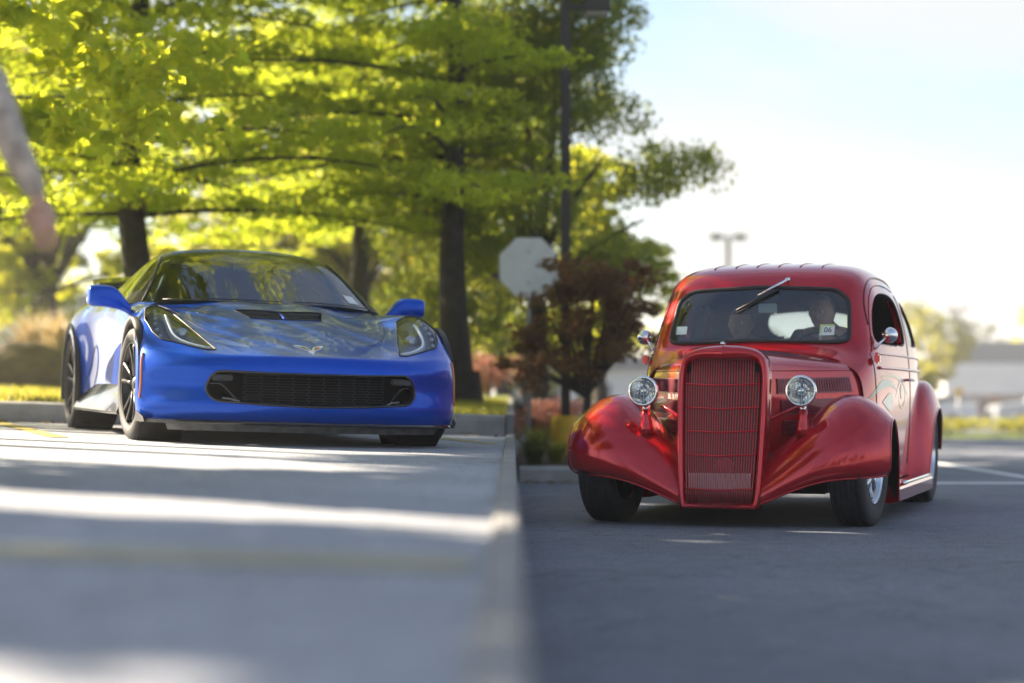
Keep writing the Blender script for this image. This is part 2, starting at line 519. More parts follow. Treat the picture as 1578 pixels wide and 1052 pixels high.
# planting bed beyond the driveway, with its kerb
bed_xy = [(.06, 17.75)] + [(x, 17.75) for x in (1.2, 2.2)] + [(2.2 + .8 * math.sin(a), 18.55 - .8 * math.cos(a)) for a in np.linspace(.2, math.pi / 2, 6)] + [(3.0, 25.5), (.06, 25.5)]
n = len(bed_xy); cx_, cy_ = 1.5, 21.5
V = [(x, y, .125) for x, y in bed_xy] + [(cx_, cy_, .24)]
tag(obj('planting_bed', V, [[i, (i + 1) % n, n] for i in range(n)], m_soil, None, True), kind='structure')
kb = tag(empty('bed_kerb', (0, 17.6, 0)), kind='structure')
path = [(.06, 17.62), (1.1, 17.62), (2.15, 17.62)] + [(2.2 + .93 * math.sin(a), 18.55 - .93 * math.cos(a)) for a in np.linspace(.3, math.pi / 2, 4)] + [(3.13, 20.6), (3.13, 23), (3.13, 25.5)]
for (a, b) in zip(path[:-1], path[1:]):
    a = np.array(a); b = np.array(b); d = b - a; L_ = np.linalg.norm(d); d /= L_
    nn = np.array([-d[1], d[0]]); a2 = a + d * .004; b2 = b - d * .004
    prof = [(-.075, -.03), (-.075, .11), (-.055, .135), (.075, .14), (.075, -.03)]
    V = [(*(q + nn * o_), z) for q in (a2, b2) for o_, z in prof]
    V = [(x, y - 17.6, z) for x, y, z in V]
    obj('kerb_stone', V, [[i, (i + 1) % 5, 5 + (i + 1) % 5, 5 + i] for i in range(5)] + [list(range(5))[::-1], list(range(5, 10))], m_conc, kb, False)

# verge far right
sheet('verge', np.linspace(4.5, 40, 8), [38.2, 38.4, 41.5, 41.7], lambda x, y: far_z(y) + (.10 if 38.3 < y < 41.6 else -.05), m_lawn)

# ------------------------------------------------------------------ trees
m_bark = mat('grey_brown_bark', (.055, .045, .036), rough=.95, var=.4, vscale=9, bump=1.0, bscale=26)
m_bark_dark = mat('dark_bark', (.035, .03, .026), rough=.95, var=.35, vscale=9, bump=1.0, bscale=26)
lf_pine = leaf_mat('pine_needles', (.055, .105, .018), (.16, .205, .025), (.58, .72, .05), .64)
lf_maple = leaf_mat('maple_leaves', (.075, .14, .014), (.19, .235, .02), (.66, .78, .045), .66)
lf_locust = leaf_mat('locust_leaflets', (.035, .075, .022), (.09, .13, .03), (.40, .50, .07), .5)
lf_bg = leaf_mat('background_leaves', (.08, .14, .02), (.19, .24, .03), (.68, .74, .06), .64)
lf_gold = leaf_mat('golden_leaves', (.12, .16, .04), (.24, .23, .05), (.56, .58, .09), .55)
lf_red = leaf_mat('purple_red_leaves', (.085, .045, .03), (.15, .115, .045), (.34, .17, .06), .45)
lf_dark = leaf_mat('dark_green_leaves', (.03, .055, .018), (.06, .085, .02), (.16, .22, .03), .35)
lf_grass = leaf_mat('grass_blades', (.13, .18, .025), (.28, .27, .06), (.52, .52, .07), .45)
lf_dry = leaf_mat('dry_grass', (.42, .34, .20), (.62, .52, .34), (.5, .42, .25), .3)

def leaves(P, size, aspect=.45, up=.3, seed=1, jitter=.35, droop=None):
    """rhombic leaves at points P: returns verts, quads, shade"""
    g = np.random.default_rng(seed)
    n = len(P)
    nrm = g.normal(size=(n, 3)); nrm[:, 2] = np.abs(nrm[:, 2]) + up * 2
    nrm /= np.linalg.norm(nrm, axis=1)[:, None]
    d = g.normal(size=(n, 3))
    if droop is not None: d = d * .6 + np.array([0, 0, -droop])
    d -= nrm * (d * nrm).sum(1)[:, None]; d /= np.linalg.norm(d, axis=1)[:, None] + 1e-9
    b = np.cross(nrm, d)
    s = size * (1 + jitter * g.normal(size=n)).clip(.4, 2)[:, None]
    V = np.stack([P - d * s * .5, P + b * s * aspect * .5 - d * s * .05 + nrm * s * .06, P + d * s * .5, P - b * s * aspect * .5 - d * s * .05 + nrm * s * .06], 1)
    Q = np.arange(4 * n).reshape(n, 4)
    sh = np.repeat(g.random(n), 4)
    return V.reshape(-1, 3), Q, sh

def foliage(name, P, size, m, parent, kind=None, **kw):
    V, Q, sh = leaves(np.asarray(P), size, **kw)
    me = mesh(name, V, Q, False)
    at = me.attributes.new('shade', 'FLOAT', 'POINT'); at.data.foreach_set('value', sh.astype(np.float32))
    o = link(name, me, m, parent)
    if kind: o['kind'] = kind
    return o

def clump(g, c, r, n, shell=.5):
    p = g.normal(size=(n, 3)); p /= np.linalg.norm(p, axis=1)[:, None]
    rad = g.random(n) ** (1 / 3); rad = rad * (1 - shell) + shell * (.75 + .25 * g.random(n))
    return np.asarray(c) + p * rad[:, None] * np.asarray(r)

def limb(parent, pts, r0, r1, m, name='limb', n=8):
    P = spline_curve(pts, 14)
    V, Fc = tube(P, np.linspace(r0, r1, 14), n)
    return obj(name, V, Fc, m, parent)

def pine(base, label, h=12.0, r=.17, seed=1, z0=2.0, dens=1.0, lean=0.0, group='pines behind the blue car', skip=None, leaf=lf_pine, reach=3.0):
    g = np.random.default_rng(seed)
    t = empty('pine_tree', base); tag(t, label, 'tree', group)
    trunk = [(0, 0, -.1), (.05 * g.normal(), 0, h * .06), (.12 * g.normal(), .05, h * .16), (-.1 * g.normal() + lean * .3, 0, h * .35), (lean, 0, h * .7), (lean * 1.3, 0, h)]
    limb(t, trunk, r * 1.15, .03, m_bark_dark, 'trunk', 14)
    # root flare
    V, Fc = lathe([(r * 1.9, -.15), (r * 1.45, .05), (r * 1.18, .35)], 16, 'z'); obj('root_flare', V, Fc, m_bark_dark, t)
    pts = []
    z = z0; k = 0
    while z < h - .3:
        f = (z - z0) / (h - z0)
        nb_ = 4 if f < .6 else 3
        for j in range(nb_):
            a = 2 * math.pi * (j / nb_) + k * 1.1 + g.normal() * .3
            L_ = (reach + .5 * g.normal()) * (1 - f * .75)
            if skip and skip(z, a): continue
            ex = lean * min(1.3, z / h * 1.4)
            dirv = np.array([math.cos(a), math.sin(a)])
            rise = .12 + .25 * f + .1 * g.normal()
            tip = np.array([ex + dirv[0] * L_, dirv[1] * L_, z + L_ * rise * .3 - .10 * L_])
            mid = np.array([ex + dirv[0] * L_ * .5, dirv[1] * L_ * .5, z + L_ * rise * .45])
            bp = spline_curve([(ex, 0, z), mid, tip], 10)
            V, Fc = tube(bp, np.linspace(.030 * (1 - f * .6), .006, 10), 5); obj('bough', V, Fc, m_bark_dark, t)
            side = np.array([-dirv[1], dirv[0], 0])
            for q in np.linspace(.22, 1.0, int(7 * (1 - f * .4))):
                c0 = bp[int(q * 9)]
                wid = .30 + .55 * math.sin(q * math.pi * .8)
                for s_ in range(3):
                    c1 = c0 + side * g.normal() * wid * .55 + np.array([0, 0, .05 + .05 * g.normal()])
                    pts.append(clump(g, c1, (.30, .30, .085), int(34 * dens * (1 if f < .5 else .55)), .2))
        z += .40 + .06 * g.normal() + f * .25; k += 1
    foliage('crown', np.concatenate(pts), .105, leaf, t, aspect=.32, up=.35, seed=seed)
    return t

def leafy_tree(name, label, base, trunk_h, r, blobs, leaf, size, seed, group=None, limbs=True, bark=m_bark, up=.3, aspect=.55, droop=None, per=1.0, shell=.45, sub=14, subr=.34, squash=.6):
    """blobs: (centre, radii, leaf count) relative to the base; each is broken into small twigs of leaves"""
    g = np.random.default_rng(seed)
    t = empty(name, base); tag(t, label, 'tree', group)
    top = np.mean([b[0] for b in blobs], 0)
    limb(t, [(0, 0, -.15), (.03, .02, trunk_h * .5), (top[0] * .25, top[1] * .25, trunk_h), (top[0] * .6, top[1] * .6, max(trunk_h * 1.1, top[2]))], r * 1.2, r * .35, bark, 'trunk', 12)
    pts = []
    for (c0, rd, n) in blobs:
        c0 = np.array(c0, float); rd = np.array(rd, float)
        if limbs:
            limb(t, [(top[0] * .25, top[1] * .25, trunk_h * .9), c0 * .5 + np.array([0, 0, trunk_h * .5]), c0 + rd * np.array([0, 0, -.2])], r * .5, r * .12, bark)
        m_ = max(3, sub)
        cs = clump(g, c0, rd, m_, .35)
        for q in cs:
            k = int(n * per / m_)
            rr = rd.mean() * subr * (.6 + .8 * g.random())
            pts.append(clump(g, q, (rr, rr, rr * squash), k, .15))
    foliage('crown', np.concatenate(pts), size, leaf, t, up=up, aspect=aspect, seed=seed, droop=droop)
    return t

zl = lambda x, y: lawn_z(x, y)
pine((-3.82, 21.0, zl(-3.82, 21)), 'large pine with thick dark trunk rising behind the blue car roof', 12, .16, 3, 1.9, 1.7, .25)
pine((-.52, 21.3, zl(-.52, 21.3)), 'pine with bare dark trunk at the lawn edge right of the blue car', 11, .155, 8, 2.1, 1.7, -.35, skip=lambda z, a: math.cos(a) > .45, reach=2.7)
pine((-7.2, 24.5, zl(-7.2, 24.5)), 'pine at far left standing behind the pale boulder', 11, .16, 12, 2.2, 1.3, .2)
pine((-2.2, 27.5, zl(-2.2, 27.5)), 'slender pine standing on the lawn between the two nearer pines', 12, .14, 21, 2.3, 1.4, 0)

# broad leaved maple whose branch hangs into the upper left
g_ = np.random.default_rng(5)
mb = []
for k in range(26):
    mb.append(((1.0 + 1.5 * g_.random() + .2, -.3 + 1.4 * g_.normal() * .6, 2.0 + 3.2 * g_.random()), (.42, .45, .22), 170))
for k in range(26):
    mb.append(((-.6 + 1.6 * g_.normal(), 1.4 * g_.normal(), 4.6 + 1.3 * g_.normal()), (.8, .8, .45), 260))
leafy_tree('maple_tree', 'maple with large sunlit leaves hanging in from the upper left', (-5.4, 16.6, zl(-5.4, 16.6)), 3.0, .14, mb, lf_maple, .115, 31, None, limbs=False, up=.15, aspect=.75, sub=6, subr=.5, squash=.7)

# honey locust over the planting bed
lb = []
g_ = np.random.default_rng(17)
for k in range(125):
    zz = 1.35 + 4.6 * g_.random()
    reach = float(np.interp(zz, [1.3, 2.1, 2.9, 3.7, 4.2, 5.2, 6.0], [1.35, 1.65, 1.85, 1.85, 1.15, 1.1, .6]))
    a = g_.random() * 2 * math.pi; rr_ = reach * math.sqrt(g_.random())
    lb.append(((-.12 + rr_ * math.cos(a), rr_ * math.sin(a) * .8, zz), (.40, .40, .22), 640))
leafy_tree('honey_locust', 'feathery green locust tree leaning over the driveway behind the white sign', (.30, 22.6, .15), 2.4, .11, lb, lf_locust, .070, 41, None, limbs=False, up=.1, aspect=.38, droop=.9, sub=14, subr=.62, squash=.8)
for q_ in (((0,0,1.9),(-.3,.1,2.9),(-.9,.2,4.0)), ((0,0,2.1),(.35,-.1,2.8),(.75,0,3.3)), ((.02,0,2.3),(.2,.2,3.6),(.3,.3,5.6)), ((0,0,1.7),(.5,.3,2.3),(1.2,.4,2.6))):
    limb(bpy.data.objects['honey_locust'], q_, .06, .012, m_bark_dark)

# paler maple behind it and other trees further off
def blob_tree(name, label, base, h, w, leaf, n, size, seed, group, zc=.62, trunk=None, r=.12, **kw):
    g = np.random.default_rng(seed)
    bl = []
    for k in range(16):
        u = g.random(); zz = h * (.28 + .72 * u); reach = w * math.sin(math.pi * (.15 + .75 * u)) ** .7
        a = g.random() * 2 * math.pi; rr = reach * math.sqrt(g.random()) * .8
        bl.append(((rr * math.cos(a), rr * math.sin(a), zz), (w * .34, w * .34, h * .085 + w * .08), n // 16))
    return leafy_tree(name, label, base, trunk or h * .3, r, bl, leaf, size, seed, group, **kw)

G_BG = 'trees in the distance'
blob_tree('maple_tree', 'yellow green maple glowing behind the red hot rod mirror', (1.35, 31, .0), 4.2, 1.25, lf_bg, 18000, .10, 51, G_BG)
blob_tree('distant_tree', 'bright yellow green tree in the background behind the blue car left mirror', (-8.6, 38, .9), 6.5, 2.6, lf_bg, 15000, .17, 52, G_BG)
blob_tree('distant_tree', 'bright yellow green tree in the background above the blue car bonnet', (-4.6, 42, .9), 7.0, 3.0, lf_bg, 18000, .17, 53, G_BG)
blob_tree('distant_tree', 'golden green tree in the background between the two trunks', (-2.6, 36, .9), 6.0, 2.2, lf_gold, 15000, .16, 54, G_BG)
blob_tree('distant_tree', 'yellow green tree in the background beside the right hand pine trunk', (-.2, 40, .9), 6.6, 2.4, lf_bg, 15000, .17, 55, G_BG)
blob_tree('distant_tree', 'dull green tree in the background at far left', (-12.5, 48, .9), 8.0, 3.2, lf_dark, 9000, .2, 56, G_BG)
blob_tree('distant_tree', 'dark green tree far behind the distant golden maple', (-7.2, 60, .9), 9.0, 3.5, lf_dark, 9000, .22, 57, G_BG)
blob_tree('distant_tree', 'yellowing tree beside the far right pale building', (20.4, 100, -.95), 6.0, 2.2, lf_gold, 10000, .17, 58, G_BG, r=.1)
blob_tree('distant_tree', 'yellow tree low in front of the far store, left of the sign', (12.9, 66, far_z(66)), 2.6, 1.0, lf_gold, 5000, .11, 59, G_BG, r=.07)
for k, (x, y, h, w, lf, lab) in enumerate(((-10.8, 46, 4.2, 2.2, lf_bg, 'low yellow green tree far behind the boulder'), (-7.9, 50, 4.6, 2.4, lf_gold, 'low golden tree far behind the left mirror of the blue car'),
        (-5.9, 47, 4.0, 2.1, lf_bg, 'low yellow green tree seen just above the blue car roof'), (-3.6, 50, 4.6, 2.4, lf_gold, 'low golden tree seen above the blue windscreen'),
        (-1.7, 46, 4.2, 2.0, lf_bg, 'low yellow green tree seen above the right wing of the blue car'), (.4, 52, 4.6, 2.4, lf_gold, 'low golden tree behind the grey octagonal sign'))):
    blob_tree('distant_tree', lab, (x, y, .8 if x < 0 else -.3), h, w, lf, 11000, .15, 80 + k, G_BG, trunk=.5)
for k, (x, y, h, w) in enumerate(((3.5, 100, 5.2, 3.0), (8.5, 108, 6.0, 3.6), (13.5, 112, 5.4, 3.2), (27.5, 150, 7.5, 4.2), (34, 155, 7.0, 4.5), (40, 150, 7.8, 4.2))):
    lab = ['dark far tree seen through the hot rod windscreen, left', 'dark far tree seen through the hot rod rear window', 'dark far tree just right of the hot rod roof', 'dark far tree above the grey store roof', 'dark tree behind the grey store, near right edge', 'dark tree at the extreme right horizon'][k]
    blob_tree('distant_tree', lab, (x, y, -.95), h, w, (lf_dark, lf_bg)[k % 2], 5000, .28, 60 + k, G_BG)

# purple leaved crab apple beside the driveway
cb = []
g_ = np.random.default_rng(23)
for k in range(26):
    a = g_.random() * 2 * math.pi; rr_ = .72 * math.sqrt(g_.random())
    cb.append(((rr_ * math.cos(a) * 1.05, rr_ * math.sin(a) * .7, .75 + 1.15 * g_.random()), (.26, .26, .15), 300))
leafy_tree('crab_apple', 'low purple leaved crab apple behind the red left wing', (.72, 19.9, .2), .6, .05, cb, lf_red, .062, 71, None, bark=m_bark_dark, sub=5, subr=.6)

# trees added off to the left, crowns placed and shaped to shade cars and paving
def shade_tree(label, base, blobs, seed):
    leafy_tree('shade_tree', label, base, 3.2, .16, blobs, lf_maple, .17, seed, 'added shade trees left of the lot', limbs=False, sub=12, subr=.30)
def ell(g, c, a, b, cz, n, k):
    out = []
    for i in range(k):
        p = clump(g, (0, 0, 0), (a, b, cz), 1, .2)[0]
        out.append((tuple(np.array(c) + p), (.7, .5, .4), n))
    return out
g_ = np.random.default_rng(91)
def shade(label, base, dx, c, a, b, cz, n, k, seed):
    shade_tree(label, base, [((q[0][0] + dx, q[0][1], q[0][2]), q[1], q[2]) for q in ell(g_, c, a, b, cz, n, k)], seed)
shade('maple beyond the left edge shading the parked blue car', (-9.0, 19.2, zl(-9, 19.2)), 1.5, (0, .5, 5.0), 4.6, 1.3, 1.4, 300, 60, 92)
shade('maple beyond the left edge shading the lot before the blue car', (-7.6, 11.5, lot_z(-7.6)), 2.3, (0, -.85, 3.6), 3.6, .75, .75, 400, 56, 93)
shade('maple beyond the left edge shading the near end of the lot', (-8.6, 6.9, lot_z(-8.6)), 2.0, (0, .65, 3.6), 4.5, .95, .85, 400, 76, 94)
shade('tall maple beyond the left edge shading the driveway ahead of the red car', (-9.6, 17.2, zl(-9.6, 17.2)), 1.1, (0, .3, 9.4), 4.4, 1.9, 2.1, 420, 84, 95)
shade('tall maple beyond the left edge shading the near driveway', (-10.5, 12.4, lot_z(-10.5)), 1.6, (0, .2, 9.0), 4.6, 2.4, 2.0, 420, 84, 96)
shade('slim maple added beyond the left edge to shade the driveway, its crown high over the lot', (-9.6, 14.0, lot_z(-9.6)), .0, (-1.75, 2.2, 7.4), 1.7, .7, .75, 440, 34, 97)  # this and the next three are added to block sun patches on the driveway
shade('slim maple added beyond the left edge to shade the driveway, its crown lower over the lot', (-9.9, 11.5, lot_z(-9.9)), .0, (.3, 1.0, 6.2), 2.0, .8, .8, 420, 32, 98)
shade('slim maple added beyond the left edge to shade the driveway, with a wide flat crown', (-10.2, 18.0, zl(-10.2, 18)), .0, (.9, .45, 7.6), 4.0, .65, .7, 440, 62, 99)
shade('slim tall maple added farthest beyond the left edge to shade the driveway', (-14.8, 18.4, zl(-14.8, 18.4)), .0, (0, 0, 8.9), .7, 1.0, .75, 440, 26, 100)
# trees across the street behind the photographer, which the paint and glass reflect
for k, (x, y, h, w) in enumerate(((-13, -24, 8.5, 4.0), (-6.5, -27, 7.0, 3.4), (-1.0, -22, 5.0, 2.6), (4.5, -28, 8.0, 3.8), (10.5, -24, 6.0, 3.0), (17, -29, 9.0, 4.4), (-21, -28, 9.0, 4.4), (25, -25, 7.5, 4.0))):
    blob_tree('street_tree', 'street tree behind the photographer, seen only mirrored in the car paint', (x, y, .2), h, w, lf_dark, 4200, .36, 200 + k, 'street trees behind the photographer', r=.2)
# ------------------------------------------------------------------ blue sports car
def blue_body_net():
    rows = [
     [(0,-.80,.135),(.22,-.795,.135),(.45,-.76,.135),(.64,-.69,.135),(.78,-.60,.135),(.87,-.51,.135),(.925,-.44,.135),(.945,-.39,.135),(.95,-.325,.135)],
     [(0,-.835,.19),(.22,-.83,.19),(.45,-.795,.19),(.64,-.72,.19),(.79,-.62,.19),(.885,-.52,.19),(.94,-.44,.19),(.96,-.39,.19),(.965,-.345,.19)],
     [(0,-.85,.235),(.22,-.845,.235),(.45,-.81,.235),(.65,-.735,.235),(.80,-.635,.235),(.895,-.52,.235),(.945,-.44,.235),(.965,-.40,.235),(.97,-.365,.235)],
     [(0,-.83,.33),(.22,-.825,.33),(.45,-.785,.33),(.65,-.672,.335),(.80,-.553,.34),(.895,-.472,.34),(.945,-.435,.33),(.967,-.395,.33),(.972,-.372,.33)],
     [(0,-.838,.43),(.22,-.833,.43),(.45,-.793,.43),(.65,-.715,.435),(.80,-.615,.44),(.895,-.50,.43),(.945,-.43,.43),(.965,-.385,.43),(.97,-.355,.43)],
     [(0,-.82,.49),(.22,-.81,.49),(.45,-.765,.49),(.65,-.68,.49),(.80,-.57,.49),(.895,-.475,.49),(.945,-.40,.50),(.963,-.345,.515),(.968,-.315,.525)],
     [(0,-.795,.513),(.22,-.785,.513),(.45,-.74,.512),(.65,-.65,.513),(.80,-.545,.522),(.895,-.445,.53),(.942,-.365,.54),(.96,-.31,.555),(.965,-.28,.565)],
     [(0,-.775,.522),(.22,-.765,.522),(.45,-.72,.52),(.65,-.63,.522),(.80,-.525,.535),(.895,-.425,.545),(.942,-.345,.555),(.96,-.295,.57),(.964,-.27,.58)],
     [(0,-.71,.545),(.22,-.70,.545),(.45,-.65,.54),(.65,-.565,.55),(.80,-.46,.57),(.895,-.37,.585),(.94,-.30,.595),(.955,-.25,.61),(.96,-.23,.62)],
     [(0,-.48,.615),(.22,-.47,.615),(.45,-.43,.605),(.65,-.37,.63),(.80,-.29,.70),(.89,-.22,.71),(.935,-.17,.68),(.95,-.13,.68),(.955,-.12,.69)],
     [(0,-.22,.69),(.22,-.21,.695),(.42,-.19,.675),(.62,-.15,.68),(.78,-.08,.79),(.87,-.03,.80),(.925,0,.735),(.945,.02,.715),(.95,.02,.705)],
     [(0,.05,.755),(.22,.06,.77),(.40,.07,.745),(.60,.09,.72),(.76,.12,.82),(.86,.14,.825),(.925,.15,.735),(.945,.16,.685),(.95,.165,.668)],
     [(0,.32,.815),(.22,.32,.835),(.38,.32,.81),(.58,.32,.765),(.74,.32,.83),(.85,.32,.825),(.92,.32,.71),(.945,.31,.57),(.95,.30,.54)],
     [(0,.48,.85),(.22,.50,.87),(.38,.52,.85),(.58,.52,.80),(.74,.50,.83),(.85,.48,.81),(.915,.46,.69),(.935,.42,.48),(.94,.385,.36)],
     [(0,.57,.868),(.22,.60,.88),(.38,.65,.87),(.58,.72,.84),(.74,.68,.845),(.84,.64,.815),(.905,.61,.67),(.925,.58,.42),(.93,.53,.19)],
    ]
    return np.array(rows, float)

BLUE = dict(loc=(-1.40, 12.43, lot_z(-1.40)), rot=(Matrix.Rotation(LOT_TILT, 3, 'Y') @ Matrix.Rotation(R(19), 3, 'Z')).to_euler())

NR, NC = 300, 361
blue_P = spline_grid(mirror_cols(blue_body_net()), NR, NC)
blue_Q = grid_quads(NR, NC)
#SPLIT
m_blue = mat('blue_paint', (0.0, 0.080, 0.56), rough=0.28, metal=0.35, coat=1.0, rvar=.03, vscale=300, spec=.08, coat_ior=1.27, coat_rough=.008)
m_black_gloss = mat('gloss_black', (0.012, 0.012, 0.014), rough=0.22, coat=.6)
m_black = mat('satin_black', (0.018, 0.018, 0.02), rough=0.5, var=.2)
m_rubber = mat('tyre_rubber', (0.022, 0.022, 0.024), rough=0.72, var=.25, vscale=30, bump=.15, bscale=180)
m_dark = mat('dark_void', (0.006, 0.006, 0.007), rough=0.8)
m_rim_black = mat('black_wheel', (0.03, 0.03, 0.034), rough=0.3, metal=.6, coat=.5)
m_chrome = mat('chrome', (0.86, 0.87, 0.88), rough=0.06, metal=1.0, rvar=.03, vscale=40)
m_alu = mat('brushed_aluminium', (0.55, 0.56, 0.58), rough=0.32, metal=1.0)
m_white_lens = mat('white_light_pipe', (0.82, 0.86, 0.9), rough=0.25)
m_lamp_dark = mat('lamp_housing', (0.26, 0.27, 0.30), rough=0.35, metal=.4)
m_orange = mat('amber_plastic', (0.75, 0.22, 0.02), rough=0.25, coat=.5)
m_seat = mat('dark_seat_leather', (0.05, 0.055, 0.065), rough=.55, var=.1)
m_emb_red = mat('emblem_red', (0.5, 0.03, 0.06), rough=.3, coat=.6)
m_emb_dark = mat('emblem_black', (0.03, 0.03, 0.05), rough=.3, coat=.6)
m_sticker = mat('sticker_paper', (0.75, 0.8, 0.78), rough=.6, var=.1)
m_glass = glass_mat('car_glass', (.55, .66, .70), ior=1.55, boost=.05)
m_lens = glass_mat('clear_lens', (.95, .97, .98), ior=1.33, boost=.0)
m_dam = mat('scuffed_grey_plastic', (0.10, 0.105, 0.11), rough=.7, var=.4, vscale=14)

blue = empty('blue_sports_car', BLUE['loc'], BLUE['rot'])
tag(blue, 'glossy blue low sports car with black wheels parked against the kerb under the pines', 'car')

def chaikin(P, n=2):
    P = np.asarray(P, float)
    for _ in range(n):
        Q = np.roll(P, -1, 0); P = np.stack([P * .75 + Q * .25, P * .25 + Q * .75], 1).reshape(-1, 2)
    return P
HL = chaikin(densify([(.548,-.612),(.70,.035),(.775,.085),(.868,.01),(.895,-.16),(.872,-.31),(.835,-.395),(.60,-.595)], .05), 2)
GR = [(.0,.415),(.3,.417),(.48,.422),(.555,.424),(.59,.40),(.617,.345),(.622,.31),(.60,.275),(.565,.25),(.3,.236),(0,.228)]
GRH = np.array(GR + [(-a, b) for a, b in GR[-2:0:-1]])
GRP = round_poly(densify(GRH, .04), 120)
VENT = np.array([(-.28,.27),(.28,.27),(.22,.03),(-.22,.03)])

P0 = blue_P.copy()
cen0 = P0.reshape(-1,3)[blue_Q].mean(1)
for sg in (1, -1):
    pl = HL.copy(); pl[:,0] *= sg
    P0 = snap(P0, pl, (0,1), .0055, (P0[...,2] > .5))
P0 = snap(P0, GRP, (0,2), .0055, (P0[...,1] < -.6))
P0 = snap(P0, VENT, (0,1), .005, (P0[...,2] > .6))
cen = P0.reshape(-1,3)[blue_Q].mean(1)
isHL = {}
for sg in (1, -1):
    pl = HL.copy(); pl[:,0] *= sg
    isHL[sg] = inside(pl, cen[:,0], cen[:,1]) & (cen[:,2] > .5)
isGR = inside(GRP, cen[:,0], cen[:,2]) & (cen[:,1] < -.6)
isV = inside(VENT, cen[:,0], cen[:,1]) & (cen[:,2] > .6)
keep = ~(isHL[1] | isHL[-1] | isGR | isV)
sub_mesh('front_body', P0, blue_Q[keep], m_blue, blue)
bv_blue = bvh_of(blue_P, blue_Q)

def drape(bv, pts2, axis, start, off=0.0):
    """lay 2D outline points on a surface: axis 'v' looks along +y (pts are u,w), 'w' looks down (pts are u,v), 'u+'/'u-' from the side (pts are v,w)"""
    out = []
    for a, b in pts2:
        if axis == 'v': o, d = Vector((a, start, b)), Vector((0, 1, 0))
        elif axis == 'w': o, d = Vector((a, b, start)), Vector((0, 0, -1))
        elif axis == 'u+': o, d = Vector((start, a, b)), Vector((-1, 0, 0))
        else: o, d = Vector((-start, a, b)), Vector((1, 0, 0))
        h = bv.ray_cast(o, d)
        if h[0] is None:
            n = bv.find_nearest(o + d * start if axis != 'v' else o + d)
            h = n
        nn = h[1]
        if nn.dot(d) > 0: nn = -nn
        out.append(tuple(h[0] + nn * off))
    return np.array(out)

def band(name, A, B, mt, parent, closed=True, smooth=True):
    n = len(A)
    V = np.concatenate([A, B])
    r = n if closed else n - 1
    Fc = [[i, (i + 1) % n, n + (i + 1) % n, n + i] for i in range(r)]
    return obj(name, V, Fc, mt, parent, smooth)

# headlights
for sg in (1, -1):
    pl = HL.copy(); pl[:,0] *= sg
    q = blue_Q[isHL[sg]]
    lens = sub_mesh('headlight', P0, q, m_lens, blue)
    nrm = grid_normals(blue_P)
    if nrm[150, 180, 2] < 0: nrm = -nrm
    sub_mesh('lamp_housing', P0 - nrm * .035, q, m_lamp_dark, lens)
    edge = drape(bv_blue, pl, 'w', 1.5, .001)
    V, Fc = tube(edge, .0045, 6, True)
    obj('lamp_gasket', V, Fc, m_black, lens)
    Bk = edge.copy(); Bk[:,2] -= .04; Bk[:,1] += .01
    band('lamp_wall', edge, Bk, m_lamp_dark, lens)
    # light pipe: an L along the lower edge and up the middle of the lamp
    pipe = np.array([(.575,-.565),(.64,-.53),(.70,-.475),(.752,-.42),(.772,-.36),(.775,-.27),(.775,-.19),(.772,-.13)])
    pipe = spline_curve(pipe, 24); pipe[:,0] *= sg
    pp = drape(bv_blue, pipe, 'w', 1.5, -.018)
    V, Fc = tube(pp, .016, 6, flat=1.5)
    obj('light_pipe', V, Fc, m_white_lens, lens)
    c0 = drape(bv_blue, [(sg*.70,-.33)], 'w', 1.5, -.03)[0]
    V, Fc = lathe([(.0,-.03),(.018,-.028),(.033,-.018),(.040,0),(.047,.0),(.047,.03)], 24, 'y')
    obj('projector_lens', V + c0, Fc, m_alu, lens)
    V, Fc = lathe([(.0,-.034),(.018,-.030),(.030,-.019)], 20, 'y')
    obj('projector_glass', V + c0, Fc, m_lens, lens)
    for k in range(6):
        u, v = .835 + .012 * math.sin(k), -.36 + k * .062
        c1 = drape(bv_blue, [(sg * u, v)], 'w', 1.5, -.012)[0]
        V, Fc = lathe([(.0,-.008),(.009,-.006),(.012,0),(.012,.02)], 10, 'y')
        obj('marker_diode', V + c1, Fc, m_white_lens, lens)

# lower grille
edge = drape(bv_blue, GRP, 'v', -2, .002)
V, Fc = tube(edge, .007, 6, True)
sur = obj('grille_surround', V, Fc, m_black_gloss, blue)
Bk = edge.copy(); Bk[:,1] += .10; Bk[:,0] *= .985; Bk[:,2] = .325 + (Bk[:,2] - .325) * .9
band('grille_tunnel', edge, Bk, m_black, sur)
back = [( .62,.24),(-.62,.24),(-.62,.43),(.62,.43)]
obj('radiator', [(a, -.70 + abs(a) * .22, b) for a, b in back], [[0,1,2,3]], m_dark, sur, False)
def gfront(u): return float(drape(bv_blue, [(u, .33)], 'v', -2)[0][1])
us = np.linspace(-.42, .42, 22)
gv = [gfront(u) + .035 for u in us]
m_grille = mat('grille_plastic', (0.035, 0.037, 0.042), rough=.38)
for k in range(11):
    w = .247 + k * .0158
    V, Fc = tube([(u, v, w) for u, v in zip(us, gv)], .0028, 4)
    obj('grille_slat', V, Fc, m_grille, sur, False)
for k in range(10):
    u0 = -.405 + k * .09
    pts = []
    for j in range(13):
        w = .242 + j * .0148
        pts.append((u0 + (.009 if j % 2 else -.009), gfront(u0) + .028, w))
    V, Fc = tube(pts, .0035, 4)
    obj('grille_zigzag', V, Fc, m_grille, sur, False)
